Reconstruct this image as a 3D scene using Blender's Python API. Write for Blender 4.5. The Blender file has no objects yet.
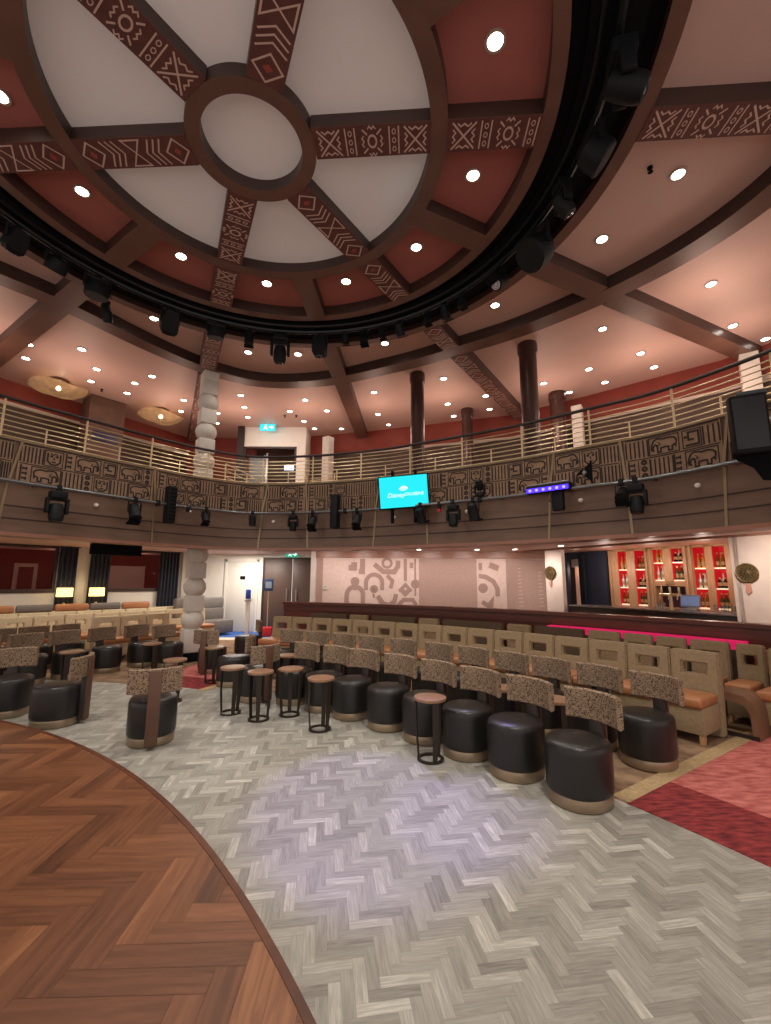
import bpy, bmesh, math, random
from mathutils import Vector, Matrix
random.seed(11)
PI=math.pi; R=math.radians
scene=bpy.context.scene; COL=scene.collection

# ------------------------------------------------------------------ materials
def srgb(r,g,b):
    f=lambda c:(c/255/12.92) if c/255<=0.04045 else ((c/255+0.055)/1.055)**2.4
    return (f(r),f(g),f(b),1)
MATS={}
def mat(name,col,rough=.5,metal=0,noise=0,nscale=8,bump=0,bscale=60,emit=None,estr=0,stretch=None,spec=.5,col2=None,detail=4):
    m=bpy.data.materials.new(name); m.use_nodes=True; nt=m.node_tree; b=nt.nodes['Principled BSDF']
    b.inputs['Base Color'].default_value=col; b.inputs['Roughness'].default_value=rough; b.inputs['Metallic'].default_value=metal
    b.inputs['Specular IOR Level'].default_value=spec
    if emit: b.inputs['Emission Color'].default_value=emit; b.inputs['Emission Strength'].default_value=estr
    tc=nt.nodes.new('ShaderNodeTexCoord'); mp=nt.nodes.new('ShaderNodeMapping'); nt.links.new(tc.outputs['Object'],mp.inputs[0])
    if stretch: mp.inputs['Scale'].default_value=stretch
    if noise or col2:
        n=nt.nodes.new('ShaderNodeTexNoise'); n.inputs['Scale'].default_value=nscale; n.inputs['Detail'].default_value=detail
        nt.links.new(mp.outputs[0],n.inputs['Vector'])
        rp=nt.nodes.new('ShaderNodeValToRGB'); rp.color_ramp.elements[0].position=.35; rp.color_ramp.elements[1].position=.65
        if col2: rp.color_ramp.elements[0].color=col; rp.color_ramp.elements[1].color=col2
        else:
            rp.color_ramp.elements[0].color=tuple(c*(1-noise) for c in col[:3])+(1,)
            rp.color_ramp.elements[1].color=tuple(min(1,c*(1+noise)) for c in col[:3])+(1,)
        nt.links.new(n.outputs['Fac'],rp.inputs[0]); nt.links.new(rp.outputs[0],b.inputs['Base Color'])
    if bump:
        n2=nt.nodes.new('ShaderNodeTexNoise'); n2.inputs['Scale'].default_value=bscale; n2.inputs['Detail'].default_value=3
        nt.links.new(mp.outputs[0],n2.inputs['Vector'])
        bp=nt.nodes.new('ShaderNodeBump'); bp.inputs['Strength'].default_value=bump; bp.inputs['Distance'].default_value=.02
        nt.links.new(n2.outputs['Fac'],bp.inputs['Height']); nt.links.new(bp.outputs[0],b.inputs['Normal'])
    MATS[name]=m; return m
def plank_mat(name,stops,rough,gscale=(3,60,1),gain=.35,bump=.05):
    """Tone comes from each plank's own vertex colour, grain from noise stretched along the plank's UVs."""
    m=bpy.data.materials.new(name); m.use_nodes=True; nt=m.node_tree; b=nt.nodes['Principled BSDF']; b.inputs['Roughness'].default_value=rough
    at=nt.nodes.new('ShaderNodeAttribute'); at.attribute_name='Tone'
    uv=nt.nodes.new('ShaderNodeUVMap'); uv.uv_map='Grain'
    mp=nt.nodes.new('ShaderNodeMapping'); mp.inputs['Scale'].default_value=gscale; nt.links.new(uv.outputs[0],mp.inputs[0])
    n=nt.nodes.new('ShaderNodeTexNoise'); n.inputs['Scale'].default_value=1; n.inputs['Detail'].default_value=5; n.inputs['Distortion'].default_value=.6
    nt.links.new(mp.outputs[0],n.inputs['Vector'])
    ma=nt.nodes.new('ShaderNodeMath'); ma.operation='MULTIPLY_ADD'; ma.inputs[1].default_value=gain; 
    sub=nt.nodes.new('ShaderNodeMath'); sub.operation='SUBTRACT'; sub.inputs[1].default_value=.5; nt.links.new(n.outputs['Fac'],sub.inputs[0])
    nt.links.new(sub.outputs[0],ma.inputs[0]); nt.links.new(at.outputs['Fac'],ma.inputs[2])
    rp=nt.nodes.new('ShaderNodeValToRGB'); cr=rp.color_ramp
    cr.elements[0].position=stops[0][0]; cr.elements[0].color=stops[0][1]; cr.elements[1].position=stops[-1][0]; cr.elements[1].color=stops[-1][1]
    for p,c in stops[1:-1]: e=cr.elements.new(p); e.color=c
    nt.links.new(ma.outputs[0],rp.inputs[0]); nt.links.new(rp.outputs[0],b.inputs['Base Color'])
    bp=nt.nodes.new('ShaderNodeBump'); bp.inputs['Strength'].default_value=bump; bp.inputs['Distance'].default_value=.01
    nt.links.new(n.outputs['Fac'],bp.inputs['Height']); nt.links.new(bp.outputs[0],b.inputs['Normal'])
    return m
def speckle_mat(name,dark,mid,light,scale,rough=.8):
    m=bpy.data.materials.new(name); m.use_nodes=True; nt=m.node_tree; b=nt.nodes['Principled BSDF']; b.inputs['Roughness'].default_value=rough
    tc=nt.nodes.new('ShaderNodeTexCoord'); v=nt.nodes.new('ShaderNodeTexVoronoi'); v.inputs['Scale'].default_value=scale
    n=nt.nodes.new('ShaderNodeTexNoise'); n.inputs['Scale'].default_value=scale*.5; n.inputs['Detail'].default_value=4
    nt.links.new(tc.outputs['Object'],n.inputs['Vector']); nt.links.new(tc.outputs['Object'],v.inputs['Vector'])
    ad=nt.nodes.new('ShaderNodeMath'); ad.operation='ADD'; nt.links.new(v.outputs['Distance'],ad.inputs[0]); nt.links.new(n.outputs['Fac'],ad.inputs[1])
    rp=nt.nodes.new('ShaderNodeValToRGB'); cr=rp.color_ramp
    cr.elements[0].position=.6; cr.elements[0].color=dark; cr.elements[1].position=1.22; cr.elements[1].color=light
    e=cr.elements.new(.9); e.color=mid
    nt.links.new(ad.outputs[0],rp.inputs[0]); nt.links.new(rp.outputs[0],b.inputs['Base Color']); return m
def glass_mat(name,tint,rough=.02,mixf=.12):
    m=bpy.data.materials.new(name); m.use_nodes=True; nt=m.node_tree; nt.nodes.remove(nt.nodes['Principled BSDF'])
    out=[n for n in nt.nodes if n.type=='OUTPUT_MATERIAL'][0]
    tr=nt.nodes.new('ShaderNodeBsdfTransparent'); tr.inputs[0].default_value=tint
    gl=nt.nodes.new('ShaderNodeBsdfGlossy'); gl.inputs['Roughness'].default_value=rough
    lw=nt.nodes.new('ShaderNodeLayerWeight'); lw.inputs[0].default_value=.08
    ad=nt.nodes.new('ShaderNodeMath'); ad.operation='ADD'; ad.inputs[1].default_value=mixf; ad.use_clamp=True
    nt.links.new(lw.outputs['Fresnel'],ad.inputs[0]); mx=nt.nodes.new('ShaderNodeMixShader')
    nt.links.new(ad.outputs[0],mx.inputs[0]); nt.links.new(tr.outputs[0],mx.inputs[1]); nt.links.new(gl.outputs[0],mx.inputs[2]); nt.links.new(mx.outputs[0],out.inputs[0])
    return m

M_floor=plank_mat('grey_planks',[(0,srgb(118,115,107)),(.35,srgb(148,145,136)),(.7,srgb(170,167,157)),(1,srgb(208,205,194))],.42,(1.6,20,1),1.0)
M_stage=plank_mat('oak_parquet',[(0,srgb(62,33,20)),(.35,srgb(102,62,39)),(.7,srgb(133,85,55)),(1,srgb(176,122,80))],.36,(1.6,13,1),.85)
M_stage_edge=mat('stage_edge',srgb(92,50,30),.4,noise=.25,nscale=6)
M_carpet=mat('brown_carpet',srgb(112,86,66),.95,noise=.35,nscale=5,bump=.3,bscale=150,col2=srgb(158,128,98))
M_tan=mat('tan_strip',srgb(178,152,112),.95,noise=.15,nscale=40,bump=.2,bscale=150)
M_pink=mat('pink_carpet',srgb(170,80,76),.95,bump=.3,bscale=160,nscale=7,col2=srgb(212,126,116),stretch=(1,3,1),detail=8)
M_dred=mat('dark_red_carpet',srgb(96,22,28),.95,bump=.3,bscale=160,nscale=9,col2=srgb(160,58,58),stretch=(1,4,1),detail=8)
M_blue=mat('blue_carpet',srgb(58,98,170),.95,noise=.15,nscale=10)
M_cream=mat('cream_floor',srgb(214,200,178),.6)
M_white=mat('white_paint',srgb(222,216,206),.6,noise=.03,nscale=3)
M_plaster=mat('pink_plaster',srgb(222,202,188),.85,noise=.05,nscale=4,bump=.12,bscale=40)
M_mural=mat('mural_ground',srgb(220,194,182),.9,noise=.05,nscale=10,bump=.15,bscale=80)
M_mural2=mat('mural_taupe',srgb(176,146,134),.9,noise=.09,nscale=25,bump=.1,bscale=90)
M_mural3=mat('mural_shape',srgb(166,136,126),.9,noise=.07,nscale=25)
M_wood=mat('dark_wood',srgb(84,56,44),.42,noise=.16,nscale=3,stretch=(1,1,6),detail=6)
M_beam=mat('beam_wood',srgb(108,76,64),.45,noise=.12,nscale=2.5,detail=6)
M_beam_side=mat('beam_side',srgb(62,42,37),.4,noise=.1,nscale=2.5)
M_band=mat('carved_band',srgb(98,56,50),.6,noise=.12,nscale=9)
M_bandl=mat('carved_line',srgb(212,180,164),.6)
M_bandr=mat('carved_red',srgb(160,74,62),.6)
M_ceil=mat('pink_ceiling',srgb(214,180,168),.55,noise=.02,nscale=2)
M_coffer=mat('red_coffer',srgb(178,108,98),.5,noise=.05,nscale=3)
M_dome=mat('dome_white',srgb(236,228,224),.2,noise=.015,nscale=1.5,emit=srgb(235,222,214),estr=.075)  # faint emission added; stands in for light bounced up from the floor
M_black=mat('black_paint',srgb(12,14,16),.85,spec=.15)
M_blackm=mat('black_metal',srgb(20,22,24),.35,metal=.3)
M_fix=mat('fixture_black',srgb(17,19,21),.6,spec=.25,noise=.2,nscale=12)
M_lens=mat('lens_glass',srgb(70,78,84),.08,metal=.6)
M_fascia=mat('fascia_wood',srgb(110,84,68),.45,noise=.1,nscale=2,stretch=(1,1,5),detail=6)
M_groove=mat('fascia_groove',srgb(50,34,27),.6)
M_relief=mat('relief_tan',srgb(146,116,92),.75,noise=.12,nscale=12,bump=.2,bscale=60)
M_reliefd=mat('relief_dark',srgb(42,30,25),.8)
M_brass=mat('brass',srgb(214,194,156),.35,metal=.55)
M_brassp=mat('champagne_metal',srgb(150,130,102),.38,metal=.7)
M_pipe=mat('steel_pipe',srgb(120,122,124),.3,metal=.8)
M_lip=mat('soffit_lip',srgb(150,104,84),.4,noise=.1,nscale=4)
M_redwall=mat('red_wall',srgb(128,50,36),.6,noise=.08,nscale=3)
M_leather=mat('black_leather',srgb(32,29,28),.36,bump=.12,bscale=120)
M_leop=speckle_mat('leopard_fabric',srgb(24,18,16),srgb(72,56,47),srgb(150,126,102),105)
M_post=mat('walnut_post',srgb(88,60,46),.45,noise=.2,nscale=5,stretch=(1,1,.3))
M_postd=mat('dark_post',srgb(40,29,25),.5)
M_bronze=mat('bronze_band',srgb(150,132,110),.35,metal=.55,noise=.1,nscale=6)
M_tabtop=mat('table_wood',srgb(146,110,84),.4,noise=.14,nscale=14,stretch=(1,5,1))
M_tableg=mat('table_leg',srgb(52,42,36),.4,metal=.3)
M_olive=mat('olive_fabric',srgb(150,130,100),.9,noise=.1,nscale=30,bump=.15,bscale=200)
M_oliveL=mat('cream_fabric',srgb(208,194,164),.9,noise=.08,nscale=30,bump=.15,bscale=200)
M_brownf=mat('brown_fabric',srgb(88,72,56),.9,noise=.1,nscale=30)
M_tanL=mat('tan_leather',srgb(172,116,78),.45,noise=.08,nscale=8)
M_greyL=mat('grey_leather',srgb(112,104,98),.5,noise=.08,nscale=8)
M_totem=mat('totem_stone',srgb(206,200,190),.6,noise=.03,nscale=14,bump=.04,bscale=50)
M_col=mat('column_wood',srgb(66,40,34),.3,noise=.2,nscale=4,stretch=(1,1,.25))
M_ledge=mat('mahogany',srgb(96,46,32),.35,noise=.2,nscale=4,stretch=(1,1,6))
M_magenta=mat('magenta_glow',srgb(190,30,84),.6,emit=srgb(230,30,100),estr=.55)
M_curtain=mat('navy_curtain',srgb(38,42,54),.8,noise=.15,nscale=10)
M_lamp=mat('lamp_shade',srgb(250,226,160),.8,emit=srgb(255,214,130),estr=2.2)
M_chand=mat('chandelier_shell',srgb(186,156,118),.5,emit=srgb(214,172,120),estr=.22,noise=.25,nscale=7)
def shell_mat(m):
    nt=m.node_tree; b=nt.nodes['Principled BSDF']; out=[n for n in nt.nodes if n.type=='OUTPUT_MATERIAL'][0]
    tr=nt.nodes.new('ShaderNodeBsdfTransparent'); tr.inputs[0].default_value=(1,.86,.66,1); mx=nt.nodes.new('ShaderNodeMixShader'); mx.inputs[0].default_value=.62
    nt.links.new(tr.outputs[0],mx.inputs[1]); nt.links.new(b.outputs[0],mx.inputs[2]); nt.links.new(mx.outputs[0],out.inputs[0])
shell_mat(M_chand)
M_bulb=mat('bulb',srgb(255,240,210),.5,emit=srgb(255,236,200),estr=18)
M_down=mat('downlight_lens',srgb(255,250,240),.5,emit=srgb(255,244,228),estr=14)
M_ring=mat('downlight_ring',srgb(190,170,160),.4,metal=.3)
M_screen=mat('cyan_screen',srgb(0,60,70),.4,emit=srgb(0,222,236),estr=1.15)
M_stext=mat('screen_white',srgb(220,240,245),.5,emit=srgb(190,246,250),estr=1.25)
M_exit=mat('exit_green',srgb(30,140,110),.5,emit=srgb(30,170,130),estr=.9)
M_exitc=mat('exit_cyan',srgb(20,150,160),.5,emit=srgb(30,200,220),estr=1.3)
M_exitw=mat('exit_white',srgb(230,250,245),.5,emit=srgb(220,255,250),estr=1.6)
M_uv=mat('uv_led',srgb(40,20,200),.4,emit=srgb(70,40,255),estr=2.2)
M_uvd=mat('uv_dot',srgb(120,120,255),.4,emit=srgb(130,120,255),estr=2.5)
M_barwood=mat('bar_wood',srgb(186,142,104),.45,noise=.12,nscale=6,stretch=(4,4,.6))
M_barred=mat('bar_red_glow',srgb(150,16,24),.6,emit=srgb(200,16,28),estr=.5)
M_bartile=mat('bar_tile',srgb(66,24,40),.3,noise=.2,nscale=30)
M_shelf=mat('lit_shelf',srgb(240,220,200),.3,emit=srgb(255,222,190),estr=.7)
M_counter=mat('bar_counter',srgb(54,40,34),.3,noise=.2,nscale=6)
M_navy=mat('navy_panel',srgb(36,46,66),.6)
M_med=mat('bronze_medal',srgb(120,100,62),.4,metal=.6,noise=.3,nscale=20)
M_paledoor=mat('pale_door',srgb(214,196,182),.6)
M_ddoor=mat('brown_door',srgb(84,62,52),.45,noise=.12,nscale=4,stretch=(1,1,.3))
M_bluep=mat('blue_plastic',srgb(36,70,170),.4)
M_redb=mat('red_plastic',srgb(190,24,40),.45)
M_steel=mat('steel',srgb(170,168,164),.3,metal=.7)
M_refl_red=mat('reflection_red',srgb(132,56,44),.7)  # colour of the reflections put behind the left windows
M_gwin=glass_mat('window_glass',(.62,.52,.52,1),.02,.0)
M_gclear=glass_mat('clear_glass',(.9,.92,.92,1),.05,.1)
M_amb=[mat('bottle_amber',srgb(120,66,22),.12),mat('bottle_green',srgb(44,84,44),.12),mat('bottle_clear',srgb(206,206,190),.1),mat('bottle_dark',srgb(38,20,16),.12),mat('bottle_gold',srgb(206,160,70),.2,metal=.3)]
M_cap=mat('bottle_cap',srgb(190,170,120),.3,metal=.5)
M_label=mat('bottle_label',srgb(170,140,100),.7)
M_winframe=mat('window_frame_wood',srgb(58,42,36),.5)
M_uppersofa=mat('upper_sofa',srgb(96,62,44),.8,noise=.12,nscale=8)
M_uptable=mat('upper_white',srgb(214,206,196),.5)

# ------------------------------------------------------------------ mesh helpers
def setp(o,label=None,cat=None,group=None,kind=None):
    if label: o['label']=label
    if cat: o['category']=cat
    if group: o['group']=group
    if kind: o['kind']=kind
    return o
def empty(name,loc=(0,0,0),rz=0,label=None,cat=None,group=None,kind=None):
    o=bpy.data.objects.new(name,None); COL.objects.link(o); o.location=loc; o.rotation_euler=(0,0,rz); o.empty_display_size=.1
    return setp(o,label,cat,group,kind)
def obj(name,bm,m,parent=None,smooth=35,label=None,cat=None,group=None,kind=None,loc=None,recalc=True):
    if recalc: bmesh.ops.recalc_face_normals(bm,faces=bm.faces)
    me=bpy.data.meshes.new(name); bm.to_mesh(me); bm.free()
    for x in (m if isinstance(m,(list,tuple)) else [m]): me.materials.append(x)
    if smooth and len(me.polygons):
        me.polygons.foreach_set('use_smooth',[True]*len(me.polygons)); me.set_sharp_from_angle(angle=R(smooth))
    o=bpy.data.objects.new(name,me); COL.objects.link(o)
    if parent: o.parent=parent
    if loc: o.location=loc
    return setp(o,label,cat,group,kind)
def dup(root,loc,rz,label=None,group=None):
    r=root.copy(); COL.objects.link(r); r.location=loc; r.rotation_euler=(root.rotation_euler[0],root.rotation_euler[1],rz)
    if label: r['label']=label
    if group: r['group']=group
    for ch in root.children:
        c=ch.copy(); COL.objects.link(c); c.parent=r
        for g in ch.children:
            d=g.copy(); COL.objects.link(d); d.parent=c
    return r
NB=bmesh.new
def T(x=0,y=0,z=0,rz=0,rx=0,ry=0): return Matrix.Translation((x,y,z))@Matrix.Rotation(rz,4,'Z')@Matrix.Rotation(ry,4,'Y')@Matrix.Rotation(rx,4,'X')
def box(bm,x0,x1,y0,y1,z0,z1,mx=None,bev=0,seg=2,mi=0):
    vs=[bm.verts.new(Vector(p)) for p in ((x0,y0,z0),(x1,y0,z0),(x1,y1,z0),(x0,y1,z0),(x0,y0,z1),(x1,y0,z1),(x1,y1,z1),(x0,y1,z1))]
    fs=[bm.faces.new([vs[i] for i in f]) for f in ((3,2,1,0),(4,5,6,7),(0,1,5,4),(1,2,6,5),(2,3,7,6),(3,0,4,7))]
    for f in fs: f.material_index=mi
    if bev:
        es=list({e for f in fs for e in f.edges}); r=bmesh.ops.bevel(bm,geom=es,offset=bev,segments=seg,profile=.5,affect='EDGES')
        vs=list({v for f in r['faces'] for v in f.verts}|{v for v in vs if v.is_valid})
    if mx is not None: bmesh.ops.transform(bm,matrix=mx,verts=[v for v in vs if v.is_valid])
    return vs
def loft(bm,rings,closed=True,cap=True,mi=0):
    V=[[bm.verts.new(Vector(p)) for p in r] for r in rings]; n=len(V[0])
    for a,b in zip(V,V[1:]):
        for i in range(n if closed else n-1):
            j=(i+1)%n; f=bm.faces.new((a[i],a[j],b[j],b[i])); f.material_index=mi
    if cap and closed:
        bm.faces.new(list(reversed(V[0]))).material_index=mi; bm.faces.new(V[-1]).material_index=mi
    return V
def lathe(bm,prof,n=24,mx=None,mi=0,sx=1,sy=1):
    rings=[]
    for r,z in prof: rings.append([(r*sx*math.cos(2*PI*i/n),r*sy*math.sin(2*PI*i/n),z) for i in range(n)])
    if mx is not None: rings=[[mx@Vector(p) for p in r] for r in rings]
    return loft(bm,rings,mi=mi)
def tube(bm,pts,r,n=8,closed=False,mi=0,r2=None):
    pts=[Vector(p) for p in pts]; rings=[]
    N=len(pts)
    for i,p in enumerate(pts):
        if closed: t=pts[(i+1)%N]-pts[i-1]
        else: t=pts[min(i+1,N-1)]-pts[max(i-1,0)]
        t.normalize(); up=Vector((0,0,1)) if abs(t.z)<.95 else Vector((1,0,0))
        a=t.cross(up).normalized(); b=a.cross(t).normalized()
        rr=r if r2 is None else r+(r2-r)*i/max(1,N-1)
        rings.append([p+a*rr*math.cos(2*PI*k/n)+b*rr*math.sin(2*PI*k/n) for k in range(n)])
    if closed: loft(bm,rings+[rings[0]],cap=False,mi=mi); bmesh.ops.remove_doubles(bm,verts=bm.verts,dist=1e-6)
    else: loft(bm,rings,mi=mi)
def prism(bm,poly,z0,z1,mi=0,mx=None):
    a=[Vector((x,y,z0)) for x,y in poly]; b=[Vector((x,y,z1)) for x,y in poly]
    if mx is not None: a=[mx@p for p in a]; b=[mx@p for p in b]
    return loft(bm,[a,b],mi=mi)
def ringsec(bm,c,r0,r1,z0,z1,a0=0,a1=2*PI,n=96,mi=0):
    full=abs(a1-a0-2*PI)<1e-6; secs=[]
    for i in range(n+(0 if full else 1)):
        a=a0+(a1-a0)*i/n; ca,sa=math.cos(a),math.sin(a)
        secs.append([(c[0]+r*ca,c[1]+r*sa,z) for r,z in ((r0,z0),(r1,z0),(r1,z1),(r0,z1))])
    V=[[bm.verts.new(Vector(p)) for p in s] for s in secs]
    for i in range(len(V) if full else len(V)-1):
        A,B=V[i],V[(i+1)%len(V)]
        for k in range(4):
            f=bm.faces.new((A[k],A[(k+1)%4],B[(k+1)%4],B[k])); f.material_index=mi
    if not full: bm.faces.new(V[0]); bm.faces.new(list(reversed(V[-1])))
def flat(bm,poly,z):
    return bm.faces.new([bm.verts.new((x,y,z)) for x,y in poly])
def normals2(path,closed=False):
    N=len(path); out=[]
    for i in range(N):
        a=path[i-1] if (closed or i>0) else path[i]; b=path[(i+1)%N] if (closed or i<N-1) else path[i]
        dx,dy=b[0]-a[0],b[1]-a[1]; L=math.hypot(dx,dy) or 1; out.append((-dy/L,dx/L))
    return out
def sweep(bm,path,prof,closed=False,mi=0):
    """prof: list of (offset along the path's left normal, z); a closed section swept along a plan path."""
    nn=normals2(path,closed)
    rings=[[(p[0]+n[0]*o,p[1]+n[1]*o,z) for o,z in prof] for p,n in zip(path,nn)]
    V=[[bm.verts.new(Vector(q)) for q in r] for r in rings]; m=len(prof)
    for i in range(len(V) if closed else len(V)-1):
        A,B=V[i],V[(i+1)%len(V)]
        for k in range(m):
            f=bm.faces.new((A[k],A[(k+1)%m],B[(k+1)%m],B[k])); f.material_index=mi
    if not closed: bm.faces.new(V[0]); bm.faces.new(list(reversed(V[-1])))
def catmull(P,n=10):
    out=[]
    for i in range(len(P)-1):
        p0=P[max(i-1,0)];p1=P[i];p2=P[i+1];p3=P[min(i+2,len(P)-1)]
        for k in range(n):
            t=k/n
            out.append(tuple(.5*((2*p1[j])+(-p0[j]+p2[j])*t+(2*p0[j]-5*p1[j]+4*p2[j]-p3[j])*t*t+(-p0[j]+3*p1[j]-3*p2[j]+p3[j])*t**3) for j in range(2)))
    out.append(tuple(P[-1])); return out
def resample(path,step):
    L=[0]
    for a,b in zip(path,path[1:]): L.append(L[-1]+math.hypot(b[0]-a[0],b[1]-a[1]))
    n=max(2,int(L[-1]/step)); out=[]; k=0
    for i in range(n+1):
        s=L[-1]*i/n
        while k<len(L)-2 and L[k+1]<s: k+=1
        t=(s-L[k])/max(1e-9,L[k+1]-L[k]); out.append((path[k][0]+(path[k+1][0]-path[k][0])*t,path[k][1]+(path[k+1][1]-path[k][1])*t))
    return out
class Path:
    def __init__(s,pts,step=.05):
        s.p=resample(pts,step); s.n=normals2(s.p); s.L=[0]
        for a,b in zip(s.p,s.p[1:]): s.L.append(s.L[-1]+math.hypot(b[0]-a[0],b[1]-a[1]))
        s.len=s.L[-1]
    def at(s,u,off=0):
        u=min(max(u,0),s.len); f=u/s.len*(len(s.p)-1); i=min(int(f),len(s.p)-2); t=f-i
        x=s.p[i][0]*(1-t)+s.p[i+1][0]*t; y=s.p[i][1]*(1-t)+s.p[i+1][1]*t
        nx=s.n[i][0]*(1-t)+s.n[i+1][0]*t; ny=s.n[i][1]*(1-t)+s.n[i+1][1]*t
        return (x+nx*off,y+ny*off)
    def ang(s,u):
        a=s.at(u-.03);b=s.at(u+.03); return math.atan2(b[1]-a[1],b[0]-a[0])
    def nearest(s,x,y):
        i=min(range(len(s.p)),key=lambda k:(s.p[k][0]-x)**2+(s.p[k][1]-y)**2); return s.L[i]
    def sub(s,u0,u1,step=.08,off=0):
        n=max(1,int((u1-u0)/step)); return [s.at(u0+(u1-u0)*i/n,off) for i in range(n+1)]
ORD=['first','second','third','fourth','fifth','sixth','seventh','eighth','ninth','tenth','eleventh','twelfth','thirteenth','fourteenth','fifteenth','sixteenth','seventeenth','eighteenth','nineteenth','twentieth','twenty-first','twenty-second','twenty-third','twenty-fourth','twenty-fifth','twenty-sixth','twenty-seventh','twenty-eighth','twenty-ninth','thirtieth']

# strokes in a local (u,v) frame -> quads
def stroke(pts,w,closed=False):
    """2-D polyline -> mitred quads (each four (u,v)) that meet edge to edge"""
    P=[pts[0]]
    for p in pts[1:]:
        if math.hypot(p[0]-P[-1][0],p[1]-P[-1][1])>1e-5: P.append(p)
    if not closed and len(P)>3 and math.hypot(P[0][0]-P[-1][0],P[0][1]-P[-1][1])<1e-5: closed=True; P.pop()
    N=len(P); h=w*.5; A=[]
    def nrm(a,b):
        dx,dy=b[0]-a[0],b[1]-a[1]; L=math.hypot(dx,dy) or 1; return (-dy/L,dx/L)
    for i in range(N):
        n0=nrm(P[i-1],P[i]) if (closed or i>0) else None; n1=nrm(P[i],P[(i+1)%N]) if (closed or i<N-1) else None
        n0=n0 or n1; n1=n1 or n0
        mx,my=n0[0]+n1[0],n0[1]+n1[1]; L=math.hypot(mx,my) or 1e-6; mx/=L; my/=L
        k=h/max(.45,mx*n0[0]+my*n0[1]); A.append(((P[i][0]+mx*k,P[i][1]+my*k),(P[i][0]-mx*k,P[i][1]-my*k)))
    out=[]
    for i in range(N if closed else N-1):
        a,b=A[i],A[(i+1)%N]; out.append([a[0],a[1],b[1],b[0]])
    return out
def circ(cx,cy,r,n=14,a0=0,a1=2*PI): return [(cx+r*math.cos(a0+(a1-a0)*i/n),cy+r*math.sin(a0+(a1-a0)*i/n)) for i in range(n+1)]

# ------------------------------------------------------------------ plan data (metres; camera stands at the origin)
S=(-6.4,-1.9)          # centre of the seating arcs
C=(-1.435,3.97)        # centre of the dome
ZB=6.15                # underside of the ceiling beams
def polar(r,deg,c=S): return (c[0]+r*math.cos(R(deg)),c[1]+r*math.sin(R(deg)))
BAL=Path(catmull([(-6.95,2.9),(-6.1,4.65),(-5.4,5.95),(-5.0,6.55),(-4.35,7.5),(-3.6,8.4),(-2.75,8.9),(-1.45,8.78),(-.15,8.35),(.75,7.85),(2.1,7.0),(3.1,6.15),(3.65,5.65),(4.11,4.9),(4.38,4.27),(4.74,3.3),(5.0,2.3)],12))
# left normal of BAL (running left to right across the picture) points outward, away from the dance floor

# ------------------------------------------------------------------ floors
def herring(bm,cx,cy,ang,W,n,keep,z,clip=None,tone=(.1,.9)):
    L=W*n; ca,sa=math.cos(ang),math.sin(ang)
    tl=bm.loops.layers.float_color.new('Tone'); ul=bm.loops.layers.uv.new('Grain')
    N=int(14/W)
    def quad(ix,iy,w,h,vert):
        g=.0003 if W<.1 else .0008
        P=[(ix*W+g,iy*W+g),((ix+w)*W-g,iy*W+g),((ix+w)*W-g,(iy+h)*W-g),(ix*W+g,(iy+h)*W-g)]
        uv=[(0,0),(1,0),(1,.25),(0,.25)] if not vert else [(0,0),(0,.25),(1,.25),(1,0)]
        if vert: uv=[(0,0),(0,.25),(1,.25),(1,0)]
        W3=[(cx+x*ca-y*sa,cy+x*sa+y*ca) for x,y in P]
        mx=sum(p[0] for p in W3)/4; my=sum(p[1] for p in W3)/4
        k=keep(mx,my)
        if k==0: return
        tn=min(1,max(0,random.betavariate(2.2,2.4)*(tone[1]-tone[0])+tone[0])); du,dv=random.random()*50,random.random()*50
        pts=[(p[0],p[1],u[0]+du,u[1]+dv) for p,u in zip(W3,uv)]
        if clip: pts=clip(pts,mx,my)
        if len(pts)<3: return
        f=bm.faces.new([bm.verts.new((p[0],p[1],z)) for p in pts])
        for l,p in zip(f.loops,pts): l[tl]=(tn,tn,tn,1); l[ul].uv=(p[2],p[3])
    for cyi in range(-N,N):
        k0=-N-((-N-cyi)%(2*n))
        for cxi in range(k0,N,2*n): quad(cxi,cyi,n,1,False)
    for cxi in range(-N,N):
        k0=-N-((-N-(cxi+1))%(2*n))
        for cy0 in range(k0,N,2*n): quad(cxi,cy0,1,n,True)
ST=(-7.33,-2.87); SR=8.47
bm=NB(); herring(bm,0,3,R(8.5),.052,4,lambda x,y:1 if (-6<x<5.5 and .6<y<8.4 and math.hypot(x-S[0],y-S[1])<9.95 and math.hypot(x-ST[0],y-ST[1])>8.3) else 0,.003,None,(.12,.88))
o=obj('floor',bm,M_floor,smooth=0,kind='structure',label='grey wood-look dance floor laid in herringbone planks',recalc=False)
bm=NB(); box(bm,-12,11,-3,17,-.1,0)
obj('floor',bm,M_carpet,smooth=0,kind='structure',label='brown patterned carpet under the seat rows')
def clipstage(pts,mx,my):
    a=math.atan2(my-ST[1],mx-ST[0])
    for da in (-.06,-.03,0,.03,.06):
        nx,ny=math.cos(a+da),math.sin(a+da); D=SR-.035; out=[]
        for i in range(len(pts)):
            p,q=pts[i],pts[(i+1)%len(pts)]
            dp=(p[0]-ST[0])*nx+(p[1]-ST[1])*ny-D; dq=(q[0]-ST[0])*nx+(q[1]-ST[1])*ny-D
            if dp<=0: out.append(p)
            if dp*dq<0:
                t=dp/(dp-dq); out.append(tuple(p[k]+(q[k]-p[k])*t for k in range(4)))
        pts=out
        if len(pts)<3: return []
    return pts
stage=empty('stage',(0,0,0),kind='structure',label='dark oak parquet stage with curved front edge')
bm=NB(); herring(bm,-2,1,R(2),.115,5,lambda x,y:1 if (-7<x<1.5 and -.8<y<6.5 and math.hypot(x-ST[0],y-ST[1])<SR+.4) else 0,.101,clipstage,(.18,.82))
obj('stage_top',bm,M_stage,stage,smooth=0,kind='structure',recalc=False)
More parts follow.
